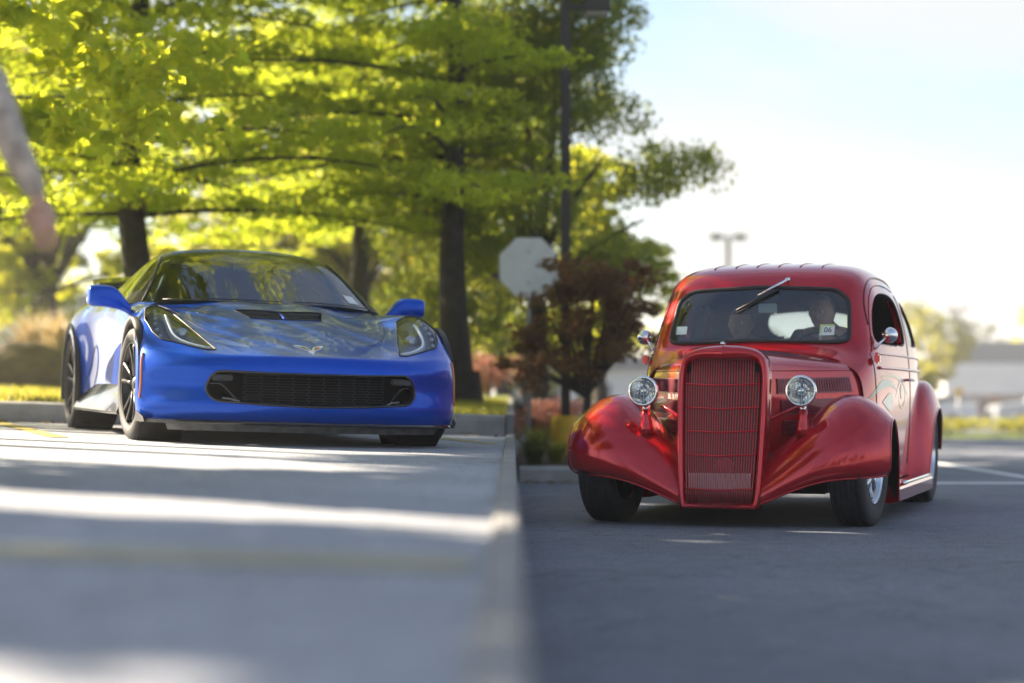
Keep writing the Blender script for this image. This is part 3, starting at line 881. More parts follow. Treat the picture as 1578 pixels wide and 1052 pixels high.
for sg in (1, -1):       # brake duct mouths in the corners
    fr = [(.44,.25),(.515,.33),(.54,.352),(.605,.352),(.615,.32),(.59,.272),(.555,.252)]
    pts = [(sg * a, gfront(a) + .02, b) for a, b in fr]
    V, Fc = tube(pts, .006, 6, True)
    d = obj('brake_duct', V, Fc, m_black_gloss, sur)
    A = np.array(pts); B = A.copy(); B[:,1] += .09; B[:,0] = sg*.55 + (B[:,0]-sg*.55)*.7
    band('duct_wall', A, B, m_dark, d)
    V, Fc = tube([(sg*.44, gfront(.44)+.018, .25), (sg*.47, gfront(.47)+.06, .262), (sg*.525, gfront(.5)+.05, .268)], .007, 5)
    obj('duct_blade', V, Fc, m_alu, d)
    V, Fc = MB().box((sg*.53, gfront(.53)+.03, .385), (.12,.03,.035), bev=.006).v, MB().box((sg*.53, gfront(.53)+.03, .385), (.12,.03,.035), bev=.006).f
    obj('duct_cap', V, Fc, m_grille, d, False)

# hood vent
ve = drape(bv_blue, densify(VENT, .03), 'w', 1.5, .001)
V, Fc = tube(ve, .004, 5, True)
hv = obj('hood_vent', V, Fc, m_black, blue)
Bk = ve.copy(); Bk[:,2] -= .05
band('vent_wall', ve, Bk, m_black, hv)
cn = [tuple(p) for p in drape(bv_blue, VENT, 'w', 1.5, 0)]
obj('vent_floor', [(a, b, c - .05) for a, b, c in cn], [[0,1,2,3]], m_dark, hv, False)
for k in range(5):
    v = .06 + k * .047
    L = .225 + .06 * (v - .03) / .24 - .012
    pts = drape(bv_blue, [(u, v) for u in np.linspace(-L, L, 14)], 'w', 1.5, -.012)
    V, Fc = tube(pts, .009, 6, flat=.45)
    obj('vent_louvre', V, Fc, m_black_gloss, hv)
pts = drape(bv_blue, [(0, .03), (0, .12), (0, .2), (0, .265)], 'w', 1.5, -.003)
V, Fc = tube(pts, .008, 6)
obj('vent_spine', V, Fc, m_blue, hv)

# shut lines between hood and wings
for sg in (1, -1):
    sl = spline_curve([(.70,.66),(.665,.45),(.64,.2),(.615,0),(.57,-.2),(.50,-.36),(.40,-.47)], 40); sl[:,0] *= sg
    V, Fc = tube(drape(bv_blue, sl, 'w', 1.5, .0002), .0016, 4)
    obj('panel_gap', V, Fc, m_dark, blue)

# emblem: crossed flags in a shallow V
def emb(poly, mt, h, name, parent):
    A = drape(bv_blue, poly, 'w', 1.5, h)
    B = drape(bv_blue, poly, 'w', 1.5, -.002)
    n = len(poly)
    V = np.concatenate([A, B]); Fc = [list(range(n))] + [[i, n+i, n+(i+1)%n, (i+1)%n] for i in range(n)]
    return obj(name, V, Fc, mt, parent, False)
def em(l): return [(-.004 + a * 1.02, -.735 + b) for a, b in l]
wingL = em([(0,0),(-.022,.055),(-.058,.105),(-.088,.155),(-.045,.142),(-.018,.115),(0,.055)])
wingR = em([(0,0),(0,.055),(.022,.115),(.058,.142),(.088,.155),(.068,.105),(.028,.055)])
m_silver = mat('silver_emblem', (.80, .81, .84), rough=.35, metal=.25)
e = emb(wingL, m_silver, .006, 'emblem', blue)
emb(wingR, m_silver, .006, 'emblem_wing', e)
def shrink(p, f):
    c = np.mean(p, 0); return [tuple(c + (np.array(q) - c) * f) for q in p]
emb(shrink(wingL, .5), m_emb_dark, .0075, 'emblem_inlay', e)
emb(shrink(wingR, .5), m_emb_red, .0075, 'emblem_inlay', e)

# splitter, air dam, corner winglets
uu = np.linspace(-.94, .94, 61)
fr_v = np.interp(np.abs(uu), [0,.22,.45,.64,.78,.87,.94], [-.875,-.87,-.835,-.765,-.675,-.58,-.47])
V = []; 
for u, v in zip(uu, fr_v):
    V += [(u, v, .118), (u, v - .004, .128), (u, v, .138), (u, v + .12, .146), (u, v + .12, .112)]
nS = len(uu)
Fc = [[i*5+k, i*5+(k+1)%5, (i+1)*5+(k+1)%5, (i+1)*5+k] for i in range(nS-1) for k in range(5)] + [[0,1,2,3,4][::-1], [(nS-1)*5+k for k in range(5)]]
spl = obj('splitter', np.array(V), Fc, m_black_gloss, blue, False)
V = []
for u, v in zip(uu, fr_v):
    V += [(u*.97, v + .06, .118), (u*.95, v + .085, .078)]
Fc = [[2*i, 2*i+1, 2*i+3, 2*i+2] for i in range(3, nS-4)]
obj('air_dam', np.array(V), Fc, m_dam, blue, False)
for sg in (1, -1):
    V = [(sg*.935,-.50,.12),(sg*.945,-.50,.15),(sg*.972,-.40,.185),(sg*.97,-.37,.12),(sg*.92,-.49,.12),(sg*.93,-.49,.145),(sg*.955,-.40,.18),(sg*.955,-.37,.12)]
    obj('splitter_winglet', V, [[0,1,2,3],[4,7,6,5],[0,4,5,1],[1,5,6,2],[2,6,7,3],[0,3,7,4]], m_black_gloss, spl, False)

# canopy: windscreen, roof, side glass from one surface
K = [
 [(0,.55,.866),(.28,.58,.874),(.56,.70,.870),(.74,.86,.860),(.84,.96,.853),(.865,1.02,.85),(.87,1.07,.845)],
 [(0,.85,1.03),(.25,.865,1.03),(.49,.92,1.015),(.66,1.0,.99),(.765,1.07,.96),(.82,1.13,.92),(.87,1.24,.858)],
 [(0,1.12,1.18),(.22,1.13,1.178),(.43,1.16,1.162),(.585,1.2,1.133),(.68,1.25,1.095),(.76,1.33,1.01),(.875,1.43,.868)],
 [(0,1.3,1.255),(.21,1.305,1.252),(.40,1.33,1.236),(.54,1.36,1.206),(.625,1.41,1.165),(.725,1.5,1.05),(.88,1.6,.875)],
 [(0,1.6,1.29),(.2,1.6,1.288),(.38,1.6,1.272),(.52,1.62,1.238),(.605,1.66,1.19),(.71,1.73,1.065),(.88,1.8,.88)],
 [(0,2.1,1.25),(.2,2.1,1.247),(.36,2.1,1.23),(.49,2.1,1.195),(.57,2.1,1.15),(.68,2.1,1.05),(.87,2.15,.885)],
 [(0,2.7,1.13),(.2,2.7,1.128),(.35,2.7,1.11),(.47,2.7,1.075),(.54,2.7,1.04),(.64,2.7,.97),(.85,2.7,.88)],
 [(0,3.4,.96),(.2,3.4,.958),(.35,3.4,.95),(.5,3.4,.94),(.6,3.4,.93),(.7,3.4,.91),(.85,3.4,.86)],
]
nr, nc = 160, 161
KP = spline_grid(mirror_cols(K), nr, nc); KQ = grid_quads(nr, nc)
ti = np.linspace(0, 1, nr)[:, None] * np.ones((1, nc)); tj = np.abs(np.linspace(-1, 1, nc))[None, :] * np.ones((nr, 1))
ci = ti.ravel()[KQ].mean(1); cj = tj.ravel()[KQ].mean(1)
hdr = .40 - .03 * cj                                    # header line in row parameter
ws = (ci < hdr) & (cj < .66)
pillar = (ci < .50) & (cj >= .66) & (cj < .71)
side = (cj >= .71) & (ci > .06) & (ci < .80)
roofm = (ci >= hdr) & (cj < .71) & ~pillar & (ci < .62)
hatch = (ci >= .62) & (cj < .71)
rest = ~(ws | pillar | side | roofm | hatch)
wsh = sub_mesh('windscreen', KP, KQ[ws], m_glass, blue)
sub_mesh('roof', KP, KQ[roofm], m_blue, blue)
cu = KP.reshape(-1,3)[KQ].mean(1)[:,0]
for sg in (1, -1):
    sub_mesh('pillar', KP, KQ[pillar & (cu * sg > 0)], m_black_gloss, blue)
    sub_mesh('side_window', KP, KQ[side & (cu * sg > 0)], m_glass, blue)
sub_mesh('rear_hatch', KP, KQ[hatch | rest], m_black_gloss, blue)
# windscreen edge seal
ed = [KP[int(t * (nr - 1)), nc // 2 + int(.66 * 80)] for t in np.linspace(0, .38, 20)]
for sg in (1, -1):
    V, Fc = tube([(sg * p[0], p[1], p[2] + .002) for p in ed], .008, 6)
    obj('windscreen_seal', V, Fc, m_black, wsh)
st = []
for a, b in ((.47,.018),(.47,.042),(.56,.042),(.56,.018)):
    i = b * (nr - 1) * 1.3; j = nc // 2 + a * 80
    st.append(KP[int(i), int(j)] + np.array([0, -.004, .003]))
obj('windscreen_sticker', np.array(st), [[0,1,2,3]], m_sticker, wsh, False)
for k in range(2):                                      # wiper arms lying at the base
    pts = [KP[1, nc//2 - 40 + 50 * k + j] + np.array([0, -.012, .004]) for j in range(0, 46, 5)]
    V, Fc = tube(pts, .004, 5)
    obj('wiper', V, Fc, m_black, blue)

# doors and rear quarters
S = [
 [(.70,.64,.852),(.845,.64,.815),(.90,.63,.67),(.908,.62,.42),(.925,.60,.20)],
 [(.80,.95,.868),(.87,.95,.83),(.885,.95,.67),(.875,.95,.45),(.915,.95,.20)],
 [(.85,1.5,.882),(.89,1.5,.84),(.885,1.5,.68),(.855,1.5,.45),(.91,1.5,.20)],
 [(.85,2,.89),(.90,2,.855),(.905,2,.70),(.88,2,.47),(.92,2,.20)],
 [(.82,2.3,.91),(.915,2.3,.885),(.965,2.3,.74),(.97,2.34,.5),(.955,2.36,.2)],
 [(.78,2.5,.93),(.915,2.5,.905),(.985,2.5,.80),(1.0,2.48,.68),(1.0,2.47,.63)],
 [(.76,2.71,.94),(.90,2.71,.915),(.985,2.71,.83),(1.0,2.71,.75),(1.0,2.71,.725)],
 [(.72,3,.94),(.87,3,.91),(.96,3,.80),(.985,2.98,.66),(.985,2.95,.61)],
 [(.7,3.3,.92),(.84,3.3,.88),(.93,3.3,.74),(.955,3.2,.45),(.955,3.1,.3)],
 [(.6,3.52,.9),(.76,3.52,.86),(.84,3.52,.70),(.86,3.5,.45),(.86,3.5,.3)],
 [(.3,3.6,.9),(.5,3.6,.86),(.55,3.6,.70),(.56,3.6,.45),(.56,3.6,.3)],
]
for sg in (1, -1):
    C = np.array(S, float); C[..., 0] *= sg
    SP = spline_grid(C, 120, 60); SQ = grid_quads(120, 60)
    c = SP.reshape(-1,3)[SQ].mean(1)
    dr = (c[:,1] < 1.78)
    door = sub_mesh('door', SP, SQ[dr], m_blue, blue, flip=sg < 0)
    sub_mesh('rear_quarter', SP, SQ[~dr], m_blue, blue, flip=sg < 0)
    # side intake behind the door
    bvs = bvh_of(SP, SQ)
    ip = drape(bvs, round_poly([(1.90,.60),(1.88,.45),(1.92,.30),(2.12,.235),(2.22,.27),(2.20,.36),(2.06,.42),(2.02,.60)], 30), 'u+' if sg > 0 else 'u-', 1.6, .004)
    ic = ip.mean(0) - np.array([sg * .07, 0, 0])
    obj('side_intake', np.concatenate([ip, ic + (ip - ic) * .8]), [[i, (i+1) % 30, 30 + (i+1) % 30, 30 + i] for i in range(30)] + [list(range(30, 60))], m_black, blue)
    # sill skirt
    V = []
    for v in np.linspace(.42, 2.32, 20):
        f = .5 - .5 * math.cos(min(1, (v - .42) / .35) * math.pi)
        V += [(sg*(.90), v, .33), (sg*(.925 + .02*f), v, .26), (sg*(.965 + .035*f), v, .165), (sg*(.965 + .035*f), v, .145), (sg*.80, v, .13)]
    Fc = [[i*5+k, i*5+k+1, (i+1)*5+k+1, (i+1)*5+k] for i in range(19) for k in range(4)]
    obj('sill_skirt', np.array(V), Fc, m_black_gloss, blue)
    # wheel arch mouldings
    for cv, rr, uo in ((0.0, .370, .955), (2.71, .39, .995)):
        V = []
        an = np.linspace(R(-18), R(198), 40)
        for a in an:
            y, z = cv - math.cos(a) * rr, .335 + math.sin(a) * rr
            y2, z2 = cv - math.cos(a) * (rr + .036), .335 + math.sin(a) * (rr + .034)
            V += [(sg*(uo - .07), y, z), (sg*(uo + .004), y, z), (sg*(uo + .006), y2, z2), (sg*(uo - .03), y2, z2)]
        Fc = [[i*4+k, i*4+k+1, (i+1)*4+k+1, (i+1)*4+k] for i in range(len(an)-1) for k in range(3)]
        obj('arch_moulding', np.array(V), Fc, m_black, blue)
        V, Fc = lathe([(rr + .01, -.26), (rr + .01, 0)], 40)
        obj('wheel_well', V * np.array([1,1,1]) * np.array([sg,1,1]) + np.array([sg*(uo-.03), cv, .345]), Fc, m_dark, blue)
    # amber side marker
    mk = spline_curve([(-.915,.505),(-.50,.40),(-.50,.255)] if False else [(-.395,.515),(-.425,.43),(-.43,.34),(-.42,.255)], 14)
    pts = drape(bv_blue, mk, 'u+' if sg > 0 else 'u-', 1.6, .002)
    V, Fc = tube(pts, .007, 6)
    obj('side_marker', V, Fc, m_orange, blue)
    # door mirror: pod and arm
    def sec(u, vc, wc, dv, dw):
        return [(u, vc - dv, wc - dw*.55), (u, vc - dv, wc + dw*.55), (u, vc - dv*.7, wc + dw), (u, vc + dv*.7, wc + dw), (u, vc + dv, wc + dw*.6), (u, vc + dv, wc - dw*.6), (u, vc + dv*.7, wc - dw), (u, vc - dv*.7, wc - dw)]
    M_ = [sec(.84, .83, .80, .05, .035), sec(.875, .83, .835, .055, .04), sec(.91, .835, .865, .065, .062), sec(.95, .84, .885, .085, .072), sec(1.0, .845, .890, .09, .072), sec(1.06, .845, .890, .09, .07), sec(1.098, .845, .890, .085, .066), sec(1.11, .845, .890, .07, .055), sec(1.113, .845, .890, .01, .01)]
    C = np.array(M_, float)
    Br = basis(9, 3, np.linspace(0, 1, 28))
    rows = np.einsum('ri,ijk->rjk', Br, C)
    Vm = np.stack([loop_curve(r_, 24) for r_ in rows]); Vm[..., 0] *= sg
    a = np.arange(28*24).reshape(28, 24)
    Fc = [[a[i,j], a[i,(j+1)%24], a[i+1,(j+1)%24], a[i+1,j]] for i in range(27) for j in range(24)]
    obj('door_mirror', Vm.reshape(-1,3), Fc, m_blue, blue)

# spoiler
V = []
for u in np.linspace(-.72, .72, 15):
    k = 1 - .06 * (u/.72)**2
    V += [(u, 3.36, 1.02*k+.095), (u, 3.62, 1.065*k+.125), (u, 3.63, 1.05*k+.115), (u, 3.37, 1.0*k+.085)]
Fc = [[i*4+k, i*4+(k+1)%4, (i+1)*4+(k+1)%4, (i+1)*4+k] for i in range(14) for k in range(4)] + [[0,1,2,3],[56,57,58,59]]
sp = obj('spoiler', np.array(V), Fc, m_black_gloss, blue)
for sg in (1, -1):
    MB().box((sg*.70, 3.48, .99), (.03, .22, .22), bev=.01).build('spoiler_end', m_black_gloss, sp)
MB().box((0, 3.45, .60), (1.66, .2, .62), bev=.06).build('tail_panel', m_blue, blue)
MB().box((0, 1.6, .16), (1.60, 3.6, .06)).build('underbody', m_dark, blue)
MB().box((0, .25, .50), (1.2, .9, .16)).build('engine_bay', m_dark, blue)
MB().box((0, 2.0, .50), (1.62, 2.6, .06)).build('cabin_floor', m_dark, blue)

# cabin seen through the glass
V, Fc = tube([(-.72,.98,.82),(-.3,.86,.85),(0,.84,.852),(.3,.86,.85),(.72,.98,.82)], .09, 10, flat=.6)
obj('dashboard', V, Fc, m_seat, blue)
V, Fc = lathe([(.165,-.012),(.18,0),(.165,.012),(.15,0)], 36, 'y', True)
c_, s_ = math.cos(R(22)), math.sin(R(22))
V = np.stack([V[:,0] + .36, (V[:,1]*c_ - V[:,2]*s_) + 1.22, (V[:,1]*s_ + V[:,2]*c_) + .86], 1)
sw = obj('steering_wheel', V, Fc, m_black, blue)
MB().box((.36,1.22,.86),(.30,.02,.045), bev=.008).build('wheel_spoke', m_black, sw)
for sg in (1, -1):
    C = []
    for z, hw, d in ((.45,.24,.30),(.60,.25,.22),(.80,.25,.16),(.95,.20,.13),(1.02,.14,.11),(1.10,.12,.09),(1.14,.06,.05)):
        v0 = 1.72 + (z - .45) * .28
        C.append([(sg*.37 - hw, v0, z), (sg*.37 - hw*.8, v0 - d*.5, z), (sg*.37, v0 - d*.35, z), (sg*.37 + hw*.8, v0 - d*.5, z), (sg*.37 + hw, v0, z), (sg*.37, v0 + d*.5, z)])
    rows = np.einsum('ri,ijk->rjk', basis(7, 3, np.linspace(0, 1, 22)), np.array(C, float))
    Vm = np.stack([loop_curve(r_, 20) for r_ in rows])
    a = np.arange(22*20).reshape(22, 20)
    Fc = [[a[i,j], a[i,(j+1)%20], a[i+1,(j+1)%20], a[i+1,j]] for i in range(21) for j in range(20)]
    obj('seat', Vm.reshape(-1,3), Fc, m_seat, blue)
MB().box((0, 1.22, 1.13), (.22, .03, .06), bev=.015).build('inner_mirror', m_black, blue)

# wheels
def tyre_profile(r, w, rr, n_groove=4, shoulder=.03):
    h = w / 2
    p = [(rr, -h*.86), (rr + .012, -h*.95), (rr + (r - rr)*.45, -h), (r - shoulder, -h*.97), (r - .010, -h*.90), (r - .003, -h*.82)]
    gw = .006
    for k in range(n_groove):
        x = -h*.6 + k * (h*1.2) / max(1, n_groove - 1)
        p += [(r, x - gw), (r - .009, x - gw*.7), (r - .009, x + gw*.7), (r, x + gw)]
    p += [(r - .003, h*.82), (r - .010, h*.90), (r - shoulder, h*.97), (rr + (r - rr)*.45, h), (rr + .012, h*.95), (rr, h*.86)]
    return p

def black_wheel(parent, loc, sg, r, w, rr, steer=0.0):
    # the rim barrel is the wheel; outer face towards sg
    V, Fc = lathe([(rr, -w*.43*sg), (rr - .012, -w*.40*sg), (rr - .02, -w*.1*sg), (rr - .02, w*.28*sg), (rr - .006, w*.40*sg), (rr + .004, w*.44*sg), (rr + .004, w*.46*sg), (rr - .004, w*.45*sg)], 64)
    wh = obj('wheel', V, Fc, m_rim_black, parent); wh.location = loc; wh.rotation_euler = (0, 0, steer)
    V, Fc = lathe(tyre_profile(r, w, rr, 4), 64, closed=True)
    obj('tyre', V, Fc, m_rubber, wh)
    V, Fc = lathe([(0, sg*w*.40), (.03, sg*w*.40), (.036, sg*w*.38), (.065, sg*w*.33), (.07, sg*w*.2)], 30)
    obj('hub', V, Fc, m_rim_black, wh)
    for k in range(10):
        a = 2 * math.pi * (k // 2) / 5 + (R(13) if k % 2 else R(-13)) + .3
        a0 = 2 * math.pi * (k // 2) / 5 + (R(9) if k % 2 else R(-9)) + .3
        p0 = np.array([sg*w*.34, .05*math.cos(a0), .05*math.sin(a0)])
        p1 = np.array([sg*w*.37, rr*.55*math.cos(a), rr*.55*math.sin(a)])
        p2 = np.array([sg*w*.41, (rr-.004)*math.cos(a), (rr-.004)*math.sin(a)])
        V, Fc = tube([p0, p1, p2], [.018, .012, .016], 6)
        obj('spoke', V, Fc, m_rim_black, wh)
    V, Fc = lathe([(.06, 0), (rr - .05, 0), (rr - .05, -.025*sg), (.06, -.025*sg)], 40, closed=True)
    obj('brake_disc', V, Fc, m_alu, wh)
    return wh
for sg in (1, -1):
    black_wheel(blue, (sg*(.962-.1425), 0, .335), sg, .335, .285, .245, R(4))
    black_wheel(blue, (sg*(.992-.165), 2.71, .345), sg, .345, .330, .256)
# ------------------------------------------------------------------ red hot rod sedan
m_red = mat('candy_red_paint', (0.56, 0.006, 0.018), rough=0.18, metal=0.5, coat=1.0, rvar=.03, vscale=300, coat_ior=1.45, coat_rough=.01)
m_red_dark = mat('maroon_louvre_paint', (0.20, 0.012, 0.03), rough=0.4, metal=.3, coat=.4)
m_cabin = mat('grey_cabin_trim', (0.07, 0.075, 0.085), rough=.8, var=.15)
m_glass_clear = glass_mat('hot_rod_glass', (.74, .82, .83), ior=1.5, boost=.07)
m_teal = mat('teal_airbrush', (0.10, 0.38, 0.37), rough=.3, coat=1.0)
m_gold = mat('pale_gold_airbrush', (0.50, 0.42, 0.26), rough=.3, coat=1.0)
m_fabric_roof = mat('roof_insert_vinyl', (0.30, 0.012, 0.022), rough=.3, coat=.8, metal=.3)
m_reflector = mat('lamp_reflector', (0.9, 0.9, 0.9), rough=.12, metal=1.0)
m_sticker_green = mat('sticker_lime', (0.55, 0.68, 0.25), rough=.6)
m_ink = mat('sticker_ink', (0.02, 0.02, 0.025), rough=.6)
m_pale = mat('pale_plastic', (0.62, 0.72, 0.70), rough=.5)

RED = dict(loc=(1.312, 12.0, 0.0), rot=(0, 0, R(-18)))
redc = empty('red_hot_rod', RED['loc'], RED['rot'])
tag(redc, 'candy red vintage hot rod sedan with tall barred grille on the dark asphalt driveway', 'car')

CAB = [
 [(0,.55,1.035),(.2,.55,1.03),(.42,.55,1.00),(.58,.56,.95),(.655,.57,.90),(.69,.58,.80),(.70,.58,.55),(.70,.58,.22)],
 [(0,.66,1.058),(.2,.66,1.055),(.42,.665,1.04),(.61,.68,1.01),(.70,.70,.955),(.72,.71,.85),(.725,.71,.58),(.72,.71,.22)],
 [(0,.71,1.075),(.2,.71,1.073),(.42,.72,1.065),(.61,.735,1.05),(.705,.78,1.01),(.735,.80,.88),(.74,.80,.6),(.73,.80,.22)],
 [(0,.74,1.12),(.2,.74,1.12),(.42,.75,1.112),(.60,.775,1.10),(.695,.84,1.06),(.74,.87,.93),(.75,.87,.61),(.735,.87,.22)],
 [(0,.82,1.27),(.2,.82,1.27),(.42,.83,1.265),(.585,.86,1.25),(.68,.93,1.2),(.745,.96,.98),(.76,.96,.62),(.745,.96,.22)],
 [(0,.91,1.43),(.2,.91,1.428),(.42,.92,1.418),(.575,.96,1.395),(.67,1.04,1.32),(.75,1.08,1.02),(.77,1.08,.64),(.75,1.08,.22)],
 [(0,.98,1.525),(.2,.98,1.522),(.42,1.0,1.517),(.58,1.04,1.49),(.675,1.13,1.40),(.755,1.2,1.05),(.78,1.2,.65),(.755,1.2,.22)],
 [(0,1.14,1.605),(.2,1.14,1.602),(.42,1.16,1.597),(.585,1.20,1.57),(.675,1.29,1.45),(.765,1.38,1.07),(.79,1.38,.66),(.76,1.38,.22)],
 [(0,1.6,1.645),(.2,1.6,1.64),(.42,1.6,1.632),(.59,1.62,1.598),(.69,1.66,1.46),(.78,1.7,1.08),(.80,1.7,.66),(.77,1.7,.22)],
 [(0,2.1,1.63),(.2,2.1,1.625),(.41,2.1,1.615),(.58,2.1,1.575),(.70,2.1,1.45),(.798,2.1,1.08),(.81,2.1,.66),(.77,2.1,.22)],
 [(0,2.6,1.58),(.2,2.6,1.572),(.37,2.6,1.548),(.52,2.6,1.49),(.70,2.6,1.39),(.805,2.6,1.06),(.81,2.6,.66),(.74,2.6,.22)],
 [(0,3.0,1.47),(.2,3.0,1.46),(.34,3.0,1.43),(.47,3.0,1.37),(.60,3.0,1.26),(.73,3.0,1.0),(.74,3.0,.66),(.66,3.0,.3)],
 [(0,3.2,1.05),(.2,3.2,1.04),(.33,3.2,1.02),(.42,3.2,.98),(.48,3.2,.92),(.55,3.2,.8),(.58,3.2,.6),(.58,3.2,.3)],
 [(0,3.35,.60),(.2,3.35,.6),(.33,3.35,.59),(.42,3.35,.57),(.48,3.35,.55),(.55,3.35,.5),(.58,3.3,.42),(.58,3.3,.3)],
]
cr, cc = 300, 341
CP = spline_grid(mirror_cols(CAB), cr, cc); CQ = grid_quads(cr, cc)
WIND = round_poly(densify([(-.57,1.10),(-.545,1.36),(-.46,1.425),(0,1.445),(.46,1.425),(.545,1.36),(.57,1.10),(.50,1.085),(0,1.10),(-.50,1.085)], .07), 110)
DOORW = round_poly([(.90,1.09),(.99,1.22),(1.10,1.36),(1.28,1.425),(1.75,1.425),(1.90,1.37),(1.93,1.22),(1.93,1.09),(1.75,1.075),(1.1,1.075)], 70)
QUARW = round_poly([(2.06,1.10),(2.05,1.28),(2.10,1.39),(2.3,1.41),(2.5,1.34),(2.58,1.2),(2.58,1.1),(2.4,1.085),(2.2,1.085)], 50)
REARW = round_poly([(-.37,1.22),(-.37,1.36),(-.27,1.42),(0,1.43),(.27,1.42),(.37,1.36),(.37,1.22),(.27,1.18),(0,1.18),(-.27,1.18)], 60)
CPs = CP.copy()
CPs = snap(CPs, WIND, (0,2), .005, CP[...,1] < 1.1)
CPs = snap(CPs, REARW, (0,2), .005, CP[...,1] > 2.6)
for sg in (1, -1):
    for pl in (DOORW, QUARW):
        CPs = snap(CPs, pl, (1,2), .005, (CP[...,0]*sg > .5))
c = CPs.reshape(-1,3)[CQ].mean(1)
inW = inside(WIND, c[:,0], c[:,2]) & (c[:,1] < 1.1)
inR = inside(REARW, c[:,0], c[:,2]) & (c[:,1] > 2.6)
inD = inside(DOORW, c[:,1], c[:,2]) & (np.abs(c[:,0]) > .5)
inQ = inside(QUARW, c[:,1], c[:,2]) & (np.abs(c[:,0]) > .5)
solid = ~(inW | inR | inD | inQ)
sub_mesh('cab_body', CPs, CQ[solid], m_red, redc)
nrm = grid_normals(CP)
if nrm[150, cc//2, 2] < 0: nrm = -nrm
CI = CPs - nrm * .035
lining = solid & (c[:,1] > .72) & (c[:,2] > .55)
sub_mesh('cabin_lining', CI, CQ[lining], m_cabin, redc)
bv_cab = bvh_of(CP, CQ)

wind = sub_mesh('windscreen', CPs, CQ[inW], m_glass_clear, redc)
ed = drape(bv_cab, WIND, 'v', -1, .001)
V, Fc = tube(ed, .013, 8, True); obj('windscreen_seal', V, Fc, m_black, wind)
rw = sub_mesh('rear_window', CPs - nrm * .012, CQ[inR], m_glass_clear, redc)
edR = np.array([(a, 0, b) for a, b in REARW])
for i, (a, b) in enumerate(REARW):
    h = bv_cab.ray_cast(Vector((a, 5, b)), Vector((0, -1, 0))); edR[i] = h[0]
band('rear_window_frame', edR, edR - np.array([0, .05, 0]), m_cabin, rw)
for sg in (1, -1):
    for pl, msk, nm in ((DOORW, inD, 'door_window'), (QUARW, inQ, 'quarter_window')):
        side_m = msk & (c[:,0] * sg > 0)
        e3 = drape(bv_cab, pl, 'u+' if sg > 0 else 'u-', 1.6, .001)
        fr_ = band(nm + '_frame', e3, e3 - np.array([sg*.05, 0, 0]), m_red, redc)
        V, Fc = tube(e3 - np.array([sg*.012, 0, 0]), .009, 6, True)
        obj('window_rubber', V, Fc, m_black, fr_)
        if nm == 'quarter_window' or sg < 0:
            sub_mesh(nm, CPs - nrm * .018, CQ[side_m], m_glass_clear, redc)

# belt mouldings and door gaps on the cab side
for sg in (1, -1):
    ax = 'u+' if sg > 0 else 'u-'
    for w, r_ in ((1.018, .008), (.93, .011)):
        pts = drape(bv_cab, [(v, w - .01 * (v - 1)**2 * .3) for v in np.linspace(.90, 2.75, 40)], ax, 1.6, .001)
        V, Fc = tube(pts, r_, 6); obj('belt_moulding', V, Fc, m_red, redc)
    for gap in ([(.80,1.02),(.79,.8),(.79,.5),(.80,.30)], [(1.985,1.43),(1.99,1.2),(1.99,.8),(1.98,.30)], [(.86,1.06),(1.0,1.30),(1.10,1.42),(1.28,1.475),(1.7,1.475),(1.94,1.45)]):
        pts = drape(bv_cab, spline_curve(gap, 24), ax, 1.6, .0006)
        V, Fc = tube(pts, .003, 4); obj('door_gap', V, Fc, m_dark, redc)
    MB().box((sg*.738, .80, .985), (.035, .05, .06), bev=.01).build('door_hinge', m_red, redc)
    MB().box((sg*.765, .82, .52), (.03, .05, .05), bev=.01).build('door_hinge', m_red, redc)
    V, Fc = tube([(sg*.785,1.84,.86),(sg*.825,1.84,.86),(sg*.83,1.86,.86),(sg*.825,1.93,.858)], .010, 6)
    obj('door_handle', V, Fc, m_chrome, redc)
    # drip rail over the windows
    pts = drape(bv_cab, spline_curve([(.93,1.20),(1.0,1.38),(1.14,1.49),(1.4,1.525),(1.9,1.525),(2.4,1.48),(2.66,1.36),(2.72,1.2)], 50), ax, 1.6, .002)
    V, Fc = tube(pts, .007, 5); obj('drip_rail', V, Fc, m_red_dark, redc)

